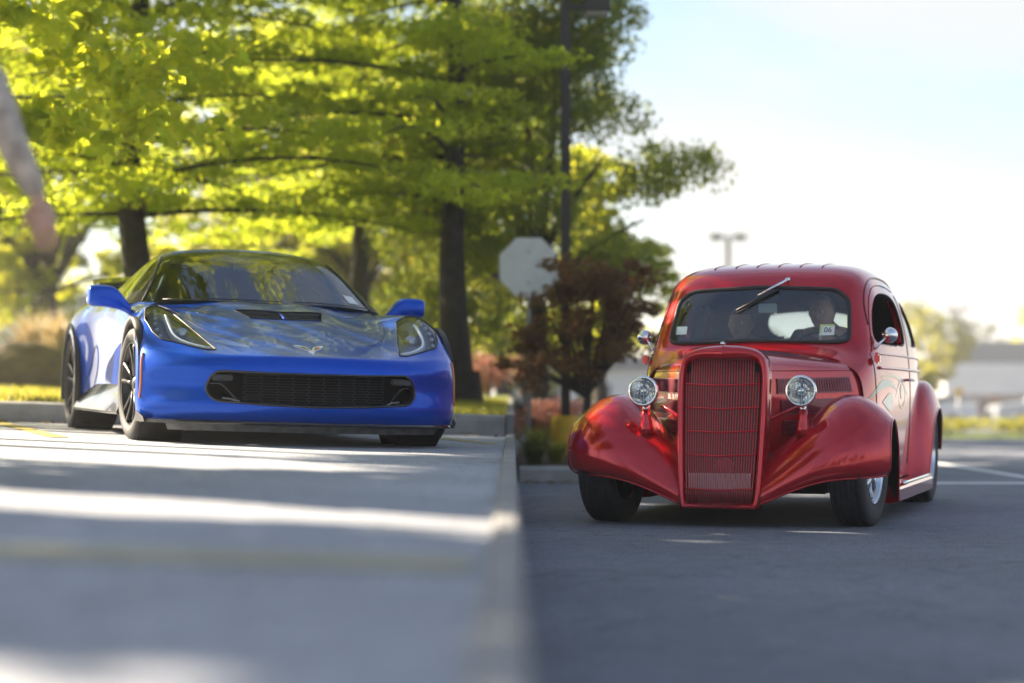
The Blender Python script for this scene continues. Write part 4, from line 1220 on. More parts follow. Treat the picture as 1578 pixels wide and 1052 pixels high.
# airbrushed scrollwork on the door (flat paint, a hair proud of the panel)
def decal(name, poly, mt, ax, off):
    P_ = drape(bv_cab, poly, ax, 1.6, off)
    cpt = drape(bv_cab, [np.mean(np.array(poly), 0)], ax, 1.6, off)
    n = len(poly)
    return obj(name, np.concatenate([P_, cpt]), [[i, (i+1) % n, n] for i in range(n)], mt, redc)
def ribbon(name, path, wid, mt, ax, off):
    path = spline_curve(path, 30); t = np.gradient(path, axis=0); t /= np.linalg.norm(t, axis=1)[:,None]
    nn = np.stack([-t[:,1], t[:,0]], 1); ww = np.interp(np.linspace(0,1,30), [0,.5,1], wid)[:,None]
    A = drape(bv_cab, path + nn*ww, ax, 1.6, off); B = drape(bv_cab, path - nn*ww, ax, 1.6, off)
    return band(name, A, B, mt, redc, closed=False)
for sg in (1, -1):
    ax = 'u+' if sg > 0 else 'u-'
    ribbon('painted_scroll', [(.62,.72),(.78,.79),(1.0,.845),(1.25,.84),(1.45,.79)], (.003,.03,.008), m_teal, ax, .0015)
    ribbon('painted_scroll', [(.95,.87),(1.25,.895),(1.6,.87),(1.85,.80),(1.9,.7)], (.003,.013,.005), m_gold, ax, .0018)
    ribbon('painted_scroll', [(1.38,.74),(1.5,.85),(1.72,.87),(1.8,.76),(1.68,.66),(1.5,.68),(1.5,.76)], (.005,.017,.006), m_gold, ax, .0021)
    decal('painted_scroll', [(1.12 + .17*math.cos(a), .715 + .05*math.sin(a) + .018*math.sin(2*a)) for a in np.linspace(0, 2*math.pi, 28, endpoint=False)], m_teal, ax, .0024)
    decal('painted_scroll', [(1.62 + .06*math.cos(a), .78 + .05*math.sin(a)) for a in np.linspace(0, 2*math.pi, 20, endpoint=False)], m_teal, ax, .0027)

# ribs of the filled roof
for u in (-.36, -.22, -.08, .06, .20, .34):
    pts = drape(bv_cab, [(u, v) for v in np.linspace(1.14, 2.6, 24)], 'w', 2.5, .002)
    V, Fc = tube(pts, .0045, 6); obj('roof_rib', V, Fc, m_fabric_roof, redc)

# hood
H = [
 [(0,-.27,1.035),(.09,-.27,1.028),(.18,-.265,.995),(.235,-.26,.93),(.25,-.25,.80),(.245,-.25,.55),(.23,-.25,.30)],
 [(0,-.12,1.037),(.11,-.12,1.030),(.21,-.12,.998),(.285,-.12,.93),(.305,-.12,.80),(.30,-.12,.55),(.28,-.12,.33)],
 [(0,.15,1.040),(.16,.15,1.030),(.31,.15,.998),(.405,.15,.935),(.435,.15,.80),(.435,.15,.55),(.40,.15,.35)],
 [(0,.40,1.043),(.21,.40,1.033),(.41,.40,1.002),(.54,.40,.94),(.58,.40,.81),(.585,.40,.55),(.56,.40,.35)],
 [(0,.60,1.046),(.23,.60,1.036),(.46,.60,1.008),(.625,.60,.945),(.682,.60,.83),(.695,.60,.55),(.68,.60,.35)],
]
HP = spline_grid(mirror_cols(H), 80, 121); HQ = grid_quads(80, 121)
hood = sub_mesh('hood', HP, HQ, m_red, redc)
bv_hood = bvh_of(HP, HQ)
V, Fc = tube(drape(bv_hood, [(0, v) for v in np.linspace(-.26, .56, 20)], 'w', 2.5, .001), .006, 6)
obj('hood_hinge', V, Fc, m_red, hood)
V, Fc = tube([(x[0], x[1] + .004, x[2]) for x in drape(bv_cab, [(u, 1) for u in []], 'v', -1)] or [(0,.56,1.04),(.22,.56,1.03),(.43,.56,1.0)], .002, 4)
for sg in (1, -1):
    ax = 'u+' if sg > 0 else 'u-'
    # long crease along the hood side
    pts = drape(bv_hood, [(v, .905 + .012*v) for v in np.linspace(-.22, .55, 24)], ax, 1.6, .001)
    V, Fc = tube(pts, .006, 6); obj('hood_moulding', V, Fc, m_red, hood)
    for (w0, w1, va, vb) in ((.765,.855,-.15,.50), (.645,.73,-.12,.48), (.535,.61,-.10,.44)):
        poly = densify([(va, w0), (vb, w0 + .012), (vb, w1 + .016), (va, w1)], .05)
        A = drape(bv_hood, poly, ax, 1.6, .007); B = drape(bv_hood, poly, ax, 1.6, -.003)
        n = len(poly)
        pan = obj('louvre_panel', np.concatenate([A, B]), [list(range(n))] + [[i, (i+1)%n, n+(i+1)%n, n+i] for i in range(n)], m_red_dark, hood, False)
        for k in range(30):
            v = va + .014 + k * (vb - va - .028) / 29
            p2 = drape(bv_hood, [(v, w0 + .010 + .010*(k/29)), (v, w1 - .006 + .014*(k/29))], ax, 1.6, .007)
            V, Fc = tube(p2, .0045, 4); obj('louvre', V, Fc, m_red_dark, pan, False)

# grille shell and bars
def gv_(w): return -.425 + (w - .13) * .155            # the grille leans back towards the top
def peak(u): return -.05 * (1 - abs(u) / .22)
inner = [(0,.972),(.10,.975),(.195,.968),(.220,.915),(.222,.80),(.214,.55),(.205,.30),(.198,.165),(.19,.14)]
outer_h = [(0,1.05),(.12,1.048),(.225,1.02),(.266,.93),(.268,.80),(.262,.55),(.252,.30),(.24,.15),(.225,.105)]
def loop2(half): return half + [(-a, b) for a, b in half[:0:-1]]
rows = []
for t in np.linspace(0, 1, 9):
    lp = []
    for (a, b), (a2, b2) in zip(inner, outer_h):
        f = t
        u = a + (a2 - a) * min(1, f * 1.15); w = b + (b2 - b) * min(1, f * 1.15)
        bulge = -.035 * math.sin(math.pi * min(1, f * .9 + .05))
        v = gv_(w) + peak(min(u, .22)) * (1 - f*.6) + .03 + bulge + (.12 * max(0, f - .78) / .22)
        lp.append((u, v, w))
    lp = spline_curve(np.array(lp), 40)
    rows.append(np.concatenate([lp, (lp * np.array([-1,1,1]))[::-1]]))
Vs = np.array(rows); nrs, ncs = Vs.shape[:2]
shell = obj('grille_shell', Vs.reshape(-1,3), [[i*ncs+j, i*ncs+j+1, (i+1)*ncs+j+1, (i+1)*ncs+j] for i in range(nrs-1) for j in range(ncs-1)], m_red, redc)
# top nose peak ornament
V, Fc = lathe([(0,-.03),(.008,-.028),(.012,-.01),(.012,.03),(.006,.045),(0,.048)], 12, 'y')
obj('hood_ornament', V + np.array([0, -.30, 1.058]), Fc, m_chrome, redc)
def half_w(w): return float(np.interp(w, [.13,.165,.30,.55,.80,.905,.955,.968], [.19,.198,.205,.214,.222,.220,.212,.19]))
nb = 29
m_bar = mat('grille_bar_red', (0.60, 0.05, 0.06), rough=.25, metal=.5, coat=.8)
for k in range(nb):
    f = (k - (nb - 1) / 2) / ((nb - 1) / 2 + .6)
    pts = []
    for w in np.linspace(.125, .966, 12):
        u = f * half_w(min(w, .88))
        if abs(u) > half_w(w): break
        pts.append((u, gv_(w) + peak(u) + .018, w))
    V, Fc = tube(pts, .0032, 5); obj('grille_bar', V, Fc, m_bar, shell)
for w in (.825, .69, .555, .42, .225):
    pts = [(u, gv_(w) + peak(u) + .010, w - .010 * (1 - abs(u)/.22)) for u in np.linspace(-half_w(w), half_w(w), 13)]
    V, Fc = tube(pts, .0052, 6); obj('grille_crossbar', V, Fc, m_red, shell)
obj('radiator', [(-.215,-.36,.12),(.215,-.36,.12),(.235,-.22,.96),(-.235,-.22,.97)], [[0,1,2,3]], mat('radiator_core', (.014,.013,.014), .6, .4, var=.5, vscale=60), shell, False)
MB().box((0,-.375,.265),(.36,.02,.09)).build('radiator_tank', m_alu, shell)
V, Fc = lathe([(0,0),(.05,0),(.055,.01),(.05,.02)], 20, 'y')
obj('crank_cover', V + np.array([.02,-.36,.345]), Fc, m_red_dark, shell)

# front wings
FW = [
 [(.235,-.40,.135),(.35,-.40,.185),(.50,-.40,.25),(.66,-.385,.285),(.80,-.33,.29),(.90,-.25,.295),(.93,-.18,.305)],
 [(.235,-.405,.165),(.35,-.415,.215),(.50,-.435,.28),(.66,-.43,.31),(.81,-.38,.312),(.915,-.29,.315),(.95,-.21,.32)],
 [(.235,-.40,.21),(.35,-.41,.265),(.50,-.435,.335),(.66,-.435,.365),(.815,-.39,.36),(.915,-.30,.36),(.955,-.22,.36)],
 [(.24,-.34,.31),(.35,-.365,.38),(.50,-.40,.46),(.66,-.415,.505),(.81,-.38,.495),(.91,-.305,.475),(.955,-.23,.45)],
 [(.25,-.25,.40),(.36,-.275,.47),(.50,-.30,.58),(.66,-.315,.65),(.80,-.29,.63),(.90,-.235,.585),(.95,-.18,.55)],
 [(.27,-.12,.46),(.38,-.13,.54),(.51,-.13,.67),(.66,-.14,.76),(.79,-.14,.735),(.89,-.12,.665),(.945,-.09,.61)],
 [(.31,.06,.48),(.42,.06,.57),(.53,.05,.70),(.66,.04,.795),(.79,.03,.765),(.89,.02,.69),(.94,.01,.63)],
 [(.37,.25,.46),(.46,.25,.56),(.55,.24,.67),(.66,.22,.74),(.78,.20,.71),(.885,.18,.66),(.935,.16,.61)],
 [(.46,.42,.38),(.52,.42,.46),(.59,.42,.55),(.68,.40,.585),(.79,.37,.565),(.885,.33,.53),(.93,.31,.50)],
 [(.54,.58,.28),(.58,.58,.34),(.63,.57,.40),(.70,.55,.42),(.79,.50,.41),(.88,.43,.385),(.925,.395,.37)],
 [(.60,.72,.21),(.63,.72,.23),(.67,.71,.255),(.72,.69,.265),(.79,.62,.265),(.87,.50,.25),(.92,.43,.24)],
 [(.62,.86,.195),(.65,.86,.20),(.69,.86,.205),(.74,.84,.21),(.80,.78,.20),(.87,.60,.17),(.915,.46,.12)],
]
RWG = [
 [(.70,2.25,.20),(.74,2.28,.20),(.79,2.30,.205),(.84,2.33,.205),(.88,2.38,.21)],
 [(.71,2.27,.30),(.75,2.31,.31),(.80,2.35,.32),(.85,2.40,.32),(.885,2.45,.31)],
 [(.73,2.31,.50),(.77,2.36,.52),(.82,2.41,.53),(.865,2.46,.51),(.893,2.50,.47)],
 [(.74,2.40,.68),(.78,2.46,.71),(.825,2.51,.71),(.87,2.56,.66),(.897,2.59,.59)],
 [(.74,2.58,.81),(.78,2.63,.84),(.828,2.67,.84),(.873,2.71,.76),(.90,2.73,.66)],
 [(.72,2.84,.86),(.77,2.88,.885),(.825,2.90,.88),(.873,2.90,.79),(.90,2.90,.68)],
 [(.68,3.08,.80),(.74,3.10,.83),(.81,3.12,.82),(.865,3.10,.73),(.895,3.06,.63)],
 [(.62,3.28,.62),(.69,3.31,.64),(.77,3.31,.63),(.84,3.27,.56),(.88,3.22,.50)],
 [(.60,3.38,.40),(.67,3.42,.40),(.76,3.42,.40),(.82,3.38,.38),(.86,3.32,.36)],
]
def wing(name, C, sg, nr_, nc_):
    C = np.array(C, float); C[..., 0] *= sg
    P_ = spline_grid(C, nr_, nc_); Q_ = grid_quads(nr_, nc_)
    w_ = sub_mesh(name, P_, Q_, m_red, redc, flip=sg < 0)
    n_ = grid_normals(P_)
    ref = P_[nr_//2, nc_//2] + n_[nr_//2, nc_//2]*.1
    if ref[2] < P_[nr_//2, nc_//2][2]: n_ = -n_
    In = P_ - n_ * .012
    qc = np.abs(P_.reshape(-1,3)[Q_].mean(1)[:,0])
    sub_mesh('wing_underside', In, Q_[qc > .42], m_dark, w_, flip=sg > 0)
    eL = P_[:, -1]; V, Fc = tube(eL - np.array([sg*.004, 0, 0]), .008, 6); obj('wing_lip', V, Fc, m_red, w_)
    e0 = P_[0]; V, Fc = tube(e0, .007, 6); obj('wing_lip', V, Fc, m_red, w_)
    eI = P_[:, 0]; V, Fc = tube(eI, .006, 5); obj('wing_welt', V, Fc, m_black, w_)
    return w_, P_, Q_
for sg in (1, -1):
    fw, FP, FQ = wing('front_wing', FW, sg, 110, 80)
    wing('rear_wing', RWG, sg, 90, 50)
    bvf = bvh_of(FP, FQ)
    # running board with bright strip
    V = []
    for v in np.linspace(.58, 2.40, 12):
        V += [(sg*.64, v, .215), (sg*.86, v, .21), (sg*.895, v, .20), (sg*.90, v, .185), (sg*.90, v, .115), (sg*.84, v, .10), (sg*.64, v, .12)]
    Fc = [[i*7+k, i*7+k+1, (i+1)*7+k+1, (i+1)*7+k] for i in range(11) for k in range(6)] + [list(range(7)), list(range(77, 84))]
    rb = obj('running_board', np.array(V), Fc, m_red, redc, False)
    V, Fc = tube([(sg*.885, v, .213) for v in np.linspace(.90, 2.36, 10)], .013, 8)
    obj('bright_strip', V, Fc, m_chrome, rb)
    # headlamp on its stanchion
    hc = np.array([sg*.463, -.33, .783])
    base = bvf.ray_cast(Vector((hc[0], hc[1] + .06, 1.5)), Vector((0, 0, -1)))[0]
    base = np.array(base)
    V, Fc = lathe([(.0,.15),(.035,.14),(.07,.105),(.088,.05),(.092,0),(.098,-.006),(.099,-.018),(.093,-.028),(.084,-.026)], 40, 'y')
    hl = obj('headlamp', V + hc, Fc, m_chrome, redc)
    V, Fc = lathe([(0,.075),(.03,.07),(.055,.045),(.075,.015),(.085,-.02)], 40, 'y')
    obj('reflector', V + hc, Fc, m_reflector, hl)
    V, Fc = lathe([(0,-.046),(.03,-.044),(.06,-.036),(.085,-.022)], 40, 'y')
    obj('lamp_lens', V + hc, Fc, m_lens, hl)
    V, Fc = lathe([(0,-.01),(.016,-.008),(.026,.0),(.030,.02),(.028,.03)], 20, 'y')
    obj('bulb_shield', V + hc, Fc, m_chrome, hl)
    for a in (0, 90, 180, 270):
        a = R(a + 90)
        p = [hc + np.array([.028*math.cos(a), .02, .028*math.sin(a)]), hc + np.array([.08*math.cos(a), -.005, .08*math.sin(a)])]
        V, Fc = tube(p, [.007, .011], 6); obj('lamp_rib', V, Fc, m_alu, hl)
    for k in range(7):
        x = -.06 + k * .02; h_ = math.sqrt(max(1e-4, .074**2 - x*x))
        V, Fc = tube([hc + np.array([x, -.012, -h_]), hc + np.array([x, -.012, h_])], .0018, 4); obj('lens_flute', V, Fc, m_alu, hl, False)
    V, Fc = tube([hc + np.array([0, .05, -.085]), hc + np.array([0, .055, -.115])], .020, 12); obj('lamp_collar', V, Fc, m_chrome, hl)
    V, Fc = tube([hc + np.array([0, .055, -.105]), hc + np.array([0, .06, -.15]), base + np.array([0, .0, .03]), base - np.array([0, 0, .02])], [.024, .026, .038, .05], 14)
    obj('lamp_stanchion', V, Fc, m_red, hl)
    for ch in [hl] + list(hl.children_recursive):
        if 'stanchion' in ch.name or 'collar' in ch.name: continue
        co = np.empty(len(ch.data.vertices)*3, np.float32); ch.data.vertices.foreach_get('co', co); co = co.reshape(-1,3)
        ch.data.vertices.foreach_set('co', (hc + (co - hc) * .92).astype(np.float32).ravel())
    # bracing rod and horn plate between wing and grille
    V, Fc = tube(spline_curve([(sg*.25,-.20,.62),(sg*.31,-.18,.64),(sg*.37,-.12,.69),(sg*.43,-.05,.70)], 10), .011, 6)
    obj('wing_brace', V, Fc, m_red, redc)
    # round mirror on a stalk
    mc = np.array([sg*.79, .98, 1.135])
    V, Fc = lathe([(0,-.045),(.025,-.04),(.043,-.022),(.05,0),(.05,.008),(.044,.010),(0,.010)], 28, 'y')
    mi = obj('door_mirror', V + mc, Fc, m_chrome, redc)
    V, Fc = tube([mc + np.array([0, -.005, 0]), mc + np.array([-sg*.05, -.05, -.045]), np.array([sg*.715, .90, 1.05])], .008, 8)
    obj('mirror_stalk', V, Fc, m_chrome, mi)

# windscreen wiper hung from the header
V, Fc = lathe([(0,-.03),(.013,-.028),(.016,0),(.016,.03)], 14, 'y')
piv = drape(bv_cab, [(.155, 1.485)], 'v', -1, .01)[0]
wp = obj('wiper', V + piv, Fc, m_chrome, redc)
a1 = drape(bv_cab, [(-.02, 1.375)], 'v', -1, .03)[0]
V, Fc = tube([piv + np.array([0, -.03, 0]), (piv + a1)/2 + np.array([0, -.02, 0]), a1], [.010, .008, .006], 6); obj('wiper_arm', V, Fc, m_chrome, wp)
b0 = drape(bv_cab, [(.105, 1.42), (-.015, 1.36), (-.15, 1.285)], 'v', -1, .018)
V, Fc = tube(b0, .009, 6); obj('wiper_blade', V, Fc, m_black, wp)

# stickers inside the windscreen
def plate(name, c0, du, dw, mt, parent, off):
    pts = drape(bv_cab, [(c0[0]-du, c0[1]-dw), (c0[0]+du, c0[1]-dw), (c0[0]+du, c0[1]+dw), (c0[0]-du, c0[1]+dw)], 'v', -1, off)
    return obj(name, pts, [[0,1,2,3]], mt, parent, False)
stk = plate('inspection_sticker', (.43, 1.165), .045, .034, m_sticker, wind, .0022)
plate('sticker_edge', (.43, 1.194), .045, .006, m_sticker_green, stk, .0032)
plate('sticker_edge', (.391, 1.165), .006, .024, m_sticker_green, stk, .0032)
plate('pale_sticker', (-.50, 1.17), .036, .026, m_pale, wind, .0022)
tc = bpy.data.curves.new('sticker_number', 'FONT'); tc.body = '06'; tc.size = .052; tc.align_x = 'CENTER'; tc.align_y = 'CENTER'
to = bpy.data.objects.new('tmp', tc); COL.objects.link(to)
bpy.context.view_layer.update()
tm = bpy.data.meshes.new_from_object(to.evaluated_get(bpy.context.evaluated_depsgraph_get())); bpy.data.objects.remove(to)
p0 = plate('tmp2', (.435, 1.163), .03, .03, m_ink, wind, .004)
qv = [Vector(v.co) for v in p0.data.vertices]; bpy.data.objects.remove(p0)
ex = (qv[1] - qv[0]).normalized(); ez = (qv[3] - qv[0]).normalized(); oc = (qv[0] + qv[2]) / 2
tv = np.array([tuple(oc + ex * v.co.x * .95 + ez * v.co.y) for v in tm.vertices])
obj('sticker_number', tv, [list(p.vertices) for p in tm.polygons], m_ink, stk, False)

# cabin
V, Fc = tube([(-.6,.92,1.02),(0,.86,1.045),(.6,.92,1.02)], .07, 10, flat=.6); obj('dashboard', V, Fc, m_cabin, redc)
MB().box((0, 1.9, .42), (1.36, 2.4, .06)).build('cabin_floor', m_dark, redc)
MB().box((0, 1.75, .58), (1.20, .55, .26), bev=.06).build('seat_cushion', m_seat, redc)
MB().box((0, 2.06, .82), (1.20, .16, .56), bev=.06).build('seat_back', m_seat, redc)
V, Fc = lathe([(.19,-.012),(.203,0),(.19,.012),(.177,0)], 40, 'y', True)
c_, s_ = math.cos(R(32)), math.sin(R(32))
V = np.stack([V[:,0] + .33, (V[:,1]*c_ - V[:,2]*s_) + 1.20, (V[:,1]*s_ + V[:,2]*c_) + 1.0], 1)
sw = obj('steering_wheel', V, Fc, m_black, redc)
V, Fc = tube([(.33,1.20,1.0),(.33,.95,.86)], .02, 8); obj('steering_column', V, Fc, m_black, sw)
for a in (90, 210, 330):
    pt = np.array([.19*math.cos(R(a)), 0, .19*math.sin(R(a))])
    V, Fc = tube([(.33,1.20,1.0), (.33 + pt[0], 1.20 - pt[2]*s_, 1.0 + pt[2]*c_)], .009, 6); obj('wheel_spoke', V, Fc, m_alu, sw)
MB().box((.02, .98, 1.38), (.17, .02, .055), bev=.012).build('inner_mirror', m_black, redc)
# air freshener-like pale tag hanging behind the glass
MB().box((.015, 1.0, 1.315), (.12, .012, .06), bev=.02).build('hanging_tag', m_pale, redc)
# chassis bits
MB().box((0, 1.6, .22), (1.05, 2.8, .10), bev=.02).build('chassis', m_dark, redc)
V, Fc = tube([(-.62,0,.30),(-.3,-.02,.22),(.3,-.02,.22),(.62,0,.30)], .03, 8); obj('front_axle', V, Fc, m_dark, redc)
for sg in (1, -1):
    V, Fc = tube([(sg*.52,.02,.30),(sg*.50,.02,.52)], .03, 10); obj('coil_spring', V, Fc, m_alu, redc)

# polished wheels
m_polish = mat('polished_alloy', (0.62, 0.63, 0.65), rough=.18, metal=1.0)
def bright_wheel(parent, loc, sg, r, w, rr, steer=0.0):
    V, Fc = lathe([(rr, -w*.43*sg), (rr - .015, -w*.38*sg), (rr - .02, -.1*w*sg), (rr*.80, .02*w*sg), (rr*.80, .12*w*sg), (rr*.86, .16*w*sg), (rr*.88, .30*w*sg), (rr*.93, .33*w*sg), (rr*.95, .41*w*sg), (rr - .004, .43*w*sg), (rr + .006, .46*w*sg), (rr + .002, .475*w*sg)], 64)
    wh = obj('wheel', V, Fc, m_polish, parent); wh.location = loc; wh.rotation_euler = (0, 0, steer)
    V, Fc = lathe(tyre_profile(r, w, rr, 5, .035), 72, closed=True); obj('tyre', V, Fc, m_rubber, wh)
    V, Fc = lathe([(0, .36*w*sg), (.022, .36*w*sg), (.035, .33*w*sg), (.038, .2*w*sg), (.07, .16*w*sg), (.072, .05*w*sg)], 30)
    obj('hub', V, Fc, m_chrome, wh)
    for k in range(5):
        a = 2 * math.pi * k / 5 + .2
        d = np.array([0, math.cos(a), math.sin(a)])
        V, Fc = tube([np.array([.33*w*sg,0,0]) + d*.03, np.array([.30*w*sg,0,0]) + d*rr*.5, np.array([.22*w*sg,0,0]) + d*rr*.86], [.030, .024, .034], 8)
        obj('spoke', V, Fc, m_polish, wh)
    V, Fc = lathe([(.05, 0), (rr*.78, 0), (rr*.78, -.02*sg), (.05, -.02*sg)], 36, closed=True); obj('brake_disc', V + np.array([.06*w*sg, 0, 0]), Fc, m_dark, wh)
for sg in (1, -1):
    bright_wheel(redc, (sg*(.845-.105), 0, .335), sg, .335, .21, .205, R(-6))
    bright_wheel(redc, (sg*(.86-.14), 2.84, .36), sg, .36, .28, .205)
# ------------------------------------------------------------------ street furniture, plants and far things
m_sign_back = mat('bare_aluminium_sign', (.64, .68, .72), rough=.45, metal=.35, var=.08)
m_galv = mat('galvanised_steel', (.35, .36, .37), rough=.5, metal=.7)
m_bronze = mat('dark_bronze_pole', (.035, .03, .028), rough=.5, metal=.3)
m_yel_conc = mat('yellow_painted_concrete', (.70, .42, .02), rough=.6, var=.15, vscale=10)
m_lamp_lens = mat('lamp_diffuser', (.55, .55, .52), rough=.4)

# stop sign seen from behind
ss = empty('stop_sign', (.175, 21.0, .12)); tag(ss, 'octagonal sign seen from its bare grey back, in front of the locust tree', 'sign')
oct_ = [(.33 * math.cos(R(22.5 + 45 * k)), .33 * math.sin(R(22.5 + 45 * k))) for k in range(8)]
zc = 2.085 - .12
V = [(x, -.012, zc + z) for x, z in oct_] + [(x, -.010, zc + z) for x, z in oct_]
obj('sign_plate', V, [list(range(8)), list(range(8, 16))[::-1]] + [[i, 8 + i, 8 + (i + 1) % 8, (i + 1) % 8] for i in range(8)], m_sign_back, ss, False)
MB().box((0, .02, 1.1), (.045, .03, 2.3), bev=.006).build('sign_post', m_galv, ss)
for z in (-.16, .16):
    V, Fc = lathe([(0, -.018), (.012, -.016), (.014, -.012)], 8, 'y'); obj('bolt', V + np.array([0, 0, zc + z]), Fc, m_galv, ss)

def lamp_post(name, label, base, h, head, pole_w, heads, base_h=0.0, group=None):
    t = empty(name, base); tag(t, label, 'lamp post', group)
    MB().box((0, 0, h / 2), (pole_w, pole_w, h), bev=pole_w * .1).build('pole', m_bronze, t)
    if base_h:
        V, Fc = lathe([(0, base_h), (.12, base_h), (.145, base_h - .02), (.158, base_h - .05), (.162, -.1)], 28, 'z')
        obj('concrete_base', V, Fc, m_yel_conc, t)
    for sx in heads:
        MB().box((sx * (pole_w * .5 + head[3] / 2), 0, h - .06), (head[3], .05, .05)).build('lamp_arm', m_bronze, t)
        hd = MB().box((sx * (pole_w * .5 + head[3] + head[0] / 2), 0, h - .06), (head[0], head[1], head[2]), bev=.02).build('lamp_head', m_bronze, t)
        MB().box((sx * (pole_w * .5 + head[3] + head[0] / 2), 0, h - .06 - head[2] / 2 - .004), (head[0] * .85, head[1] * .8, .012)).build('diffuser', m_lamp_lens, hd)
    return t
lamp_post('lamp_post', 'dark lamp post on a yellow concrete base among the shrubs', (.545, 20.6, .15), 4.62, (.26, .28, .14, .14), .095, (1,), .40)
lamp_post('lamp_post', 'far twin headed car park lamp above the red car roof', (9.07, 85, far_z(85)), 8.3, (.52, .5, .26, .14), .2, (-1, 1), group='twin car park lamps')
lamp_post('lamp_post', 'far twin headed car park lamp over the trees at right', (33.0, 150, -.95), 8.1, (.62, .5, .26, .14), .2, (-1, 1), group='twin car park lamps')

# ornamental grasses in the bed
def tuft(name, label, base, h, n, spread, m, seed, group, wid=.012, cat='grass'):
    g = np.random.default_rng(seed)
    V = []; Q = []; sh = []
    for k in range(n):
        a = g.random() * 2 * math.pi; L_ = h * (.6 + .5 * g.random()); sp = spread * (.2 + g.random())
        b0 = np.array([.08 * spread * g.normal(), .08 * spread * g.normal(), 0]); d = np.array([math.cos(a), math.sin(a), 0]); s_ = np.array([-d[1], d[0], 0]) * wid
        p1 = b0 + d * sp * .3 + np.array([0, 0, L_ * .6]); p2 = b0 + d * sp + np.array([0, 0, L_ * (.95 - .25 * g.random())])
        i = len(V); V += [b0 - s_, b0 + s_, p1 + s_ * .8, p1 - s_ * .8, p2]; Q += [[i, i + 1, i + 2, i + 3], [i + 3, i + 2, i + 4]]; sh += [g.random()] * 5
    me = mesh(name, np.array(V), Q, False)
    at = me.attributes.new('shade', 'FLOAT', 'POINT'); at.data.foreach_set('value', np.array(sh, np.float32))
    o = link(name, me, m); o.location = base; tag(o, label, cat, group)
    return o
GG = 'grass tufts in the planting bed'
for k, (x, y, h, lab) in enumerate(((.20, 18.15, .30, 'grass tuft nearest the retaining wall in the planting bed'), (.40, 18.35, .27, 'tall grass tuft in front of the yellow lamp base'), (.62, 18.1, .25, 'short grass tuft beside the red left wing'), (.22, 18.9, .42, 'grass tuft behind the front row near the sign post'), (.90, 18.3, .40, 'grass tuft half hidden by the red left wing'), (1.25, 18.25, .36, 'grass tuft behind the left headlamp of the red car'))):
    tuft('grass_tuft', lab, (x, y, .13), h, 150, .26, lf_grass if k % 2 else lf_dark, 300 + k, GG, .009)
g_ = np.random.default_rng(77)
lf_flower = leaf_mat('pale_pink_flowers', (.55, .22, .18), (.75, .55, .42), (.5, .25, .2), .3)
for k, (x, y, r_, lf, lab) in enumerate(((.35, 22.2, .42, lf_flower, 'pink flowering shrub behind the stop sign post'), (.98, 22.0, .40, lf_flower, 'pale pink shrub below the crab apple branches'), (1.55, 21.4, .40, lf_dark, 'round green shrub behind the red left wing'), (-.30, 27.0, .45, lf_flower, 'pink flowering bush right of the pine trunk'))):
    t = empty('shrub', (x, y, .15 if x > 0 else zl(x, y))); tag(t, lab, 'shrub', 'shrubs in the bed')
    p = np.concatenate([clump(g_, (g_.normal() * r_ * .5, g_.normal() * r_ * .4, r_ * (.5 + .5 * g_.random())), (r_ * .45,) * 3, 260, .3) for _ in range(9)])
    foliage('crown', p, .06, lf, t, seed=k + 5)
    for q in range(4):
        limb(t, [(0, 0, -.05), (.05 * g_.normal(), .05 * g_.normal(), r_ * .5), (.2 * g_.normal() * r_, .2 * g_.normal() * r_, r_ * .9)], .015, .005, m_bark, 'stem', 5)

# lawn grass close to the kerb
n_ = 42000
gx = -9 + 8.94 * g_.random(n_); gy = 16.45 + 8.5 * g_.random(n_) ** 1.6
gz = np.array([lawn_z(a, b) for a, b in zip(gx, gy)])
hh = .035 + .05 * g_.random(n_); an = g_.random(n_) * 6.283
bw = np.stack([np.cos(an), np.sin(an), np.zeros(n_)], 1) * .006
B = np.stack([gx, gy, gz - .01], 1); T = B + np.stack([.03 * g_.normal(size=n_), .03 * g_.normal(size=n_), hh + .01], 1)
me = mesh('lawn_grass', np.stack([B - bw, B + bw, T], 1).reshape(-1, 3), np.arange(3 * n_).reshape(n_, 3), False)
at = me.attributes.new('shade', 'FLOAT', 'POINT'); at.data.foreach_set('value', np.repeat(g_.random(n_), 3).astype(np.float32))
tag(link('lawn_grass', me, lf_grass), 'short sunlit lawn grass behind the kerb', 'grass', kind='stuff')

# boulder and dry grasses at the far left
m_rock = mat('brown_boulder', (.16, .12, .085), rough=.9, var=.3, vscale=4, bump=.8, bscale=12)
bm = bmesh.new(); bmesh.ops.create_icosphere(bm, subdivisions=4, radius=1)
for v in bm.verts:
    p = v.co; f = 1 + .10 * math.sin(3.1 * p.x + 1) * math.cos(2.7 * p.y) + .07 * math.sin(5.3 * p.z + 2 * p.x)
    v.co = Vector((p.x * .85 * f, p.y * .6 * f, max(p.z, -.25) * .46 * f))
me = bpy.data.meshes.new('boulder'); bm.to_mesh(me); bm.free()
me.polygons.foreach_set('use_smooth', np.full(len(me.polygons), True))
bo = link('boulder', me, m_rock); bo.location = (-5.75, 23.4, zl(-5.75, 23.4) + .06); tag(bo, 'low brown boulder on the lawn left of the blue car', 'boulder')
for k, (x, y) in enumerate(((-7.5, 28.5), (-6.95, 29.2), (-6.4, 28.4), (-5.9, 29.0), (-8.1, 29.3))):
    tuft('dry_grass_clump', ['leftmost but one clump of pale dry grass behind the boulder', 'pale dry grass clump left of centre behind the boulder', 'pale dry grass clump right behind the boulder', 'rightmost pale dry grass clump behind the boulder', 'leftmost clump of pale dry grass behind the boulder'][k], (x, y, zl(x, y)), 1.15, 260, .45, lf_dry, 340 + k, 'dry grasses behind the boulder', .022)

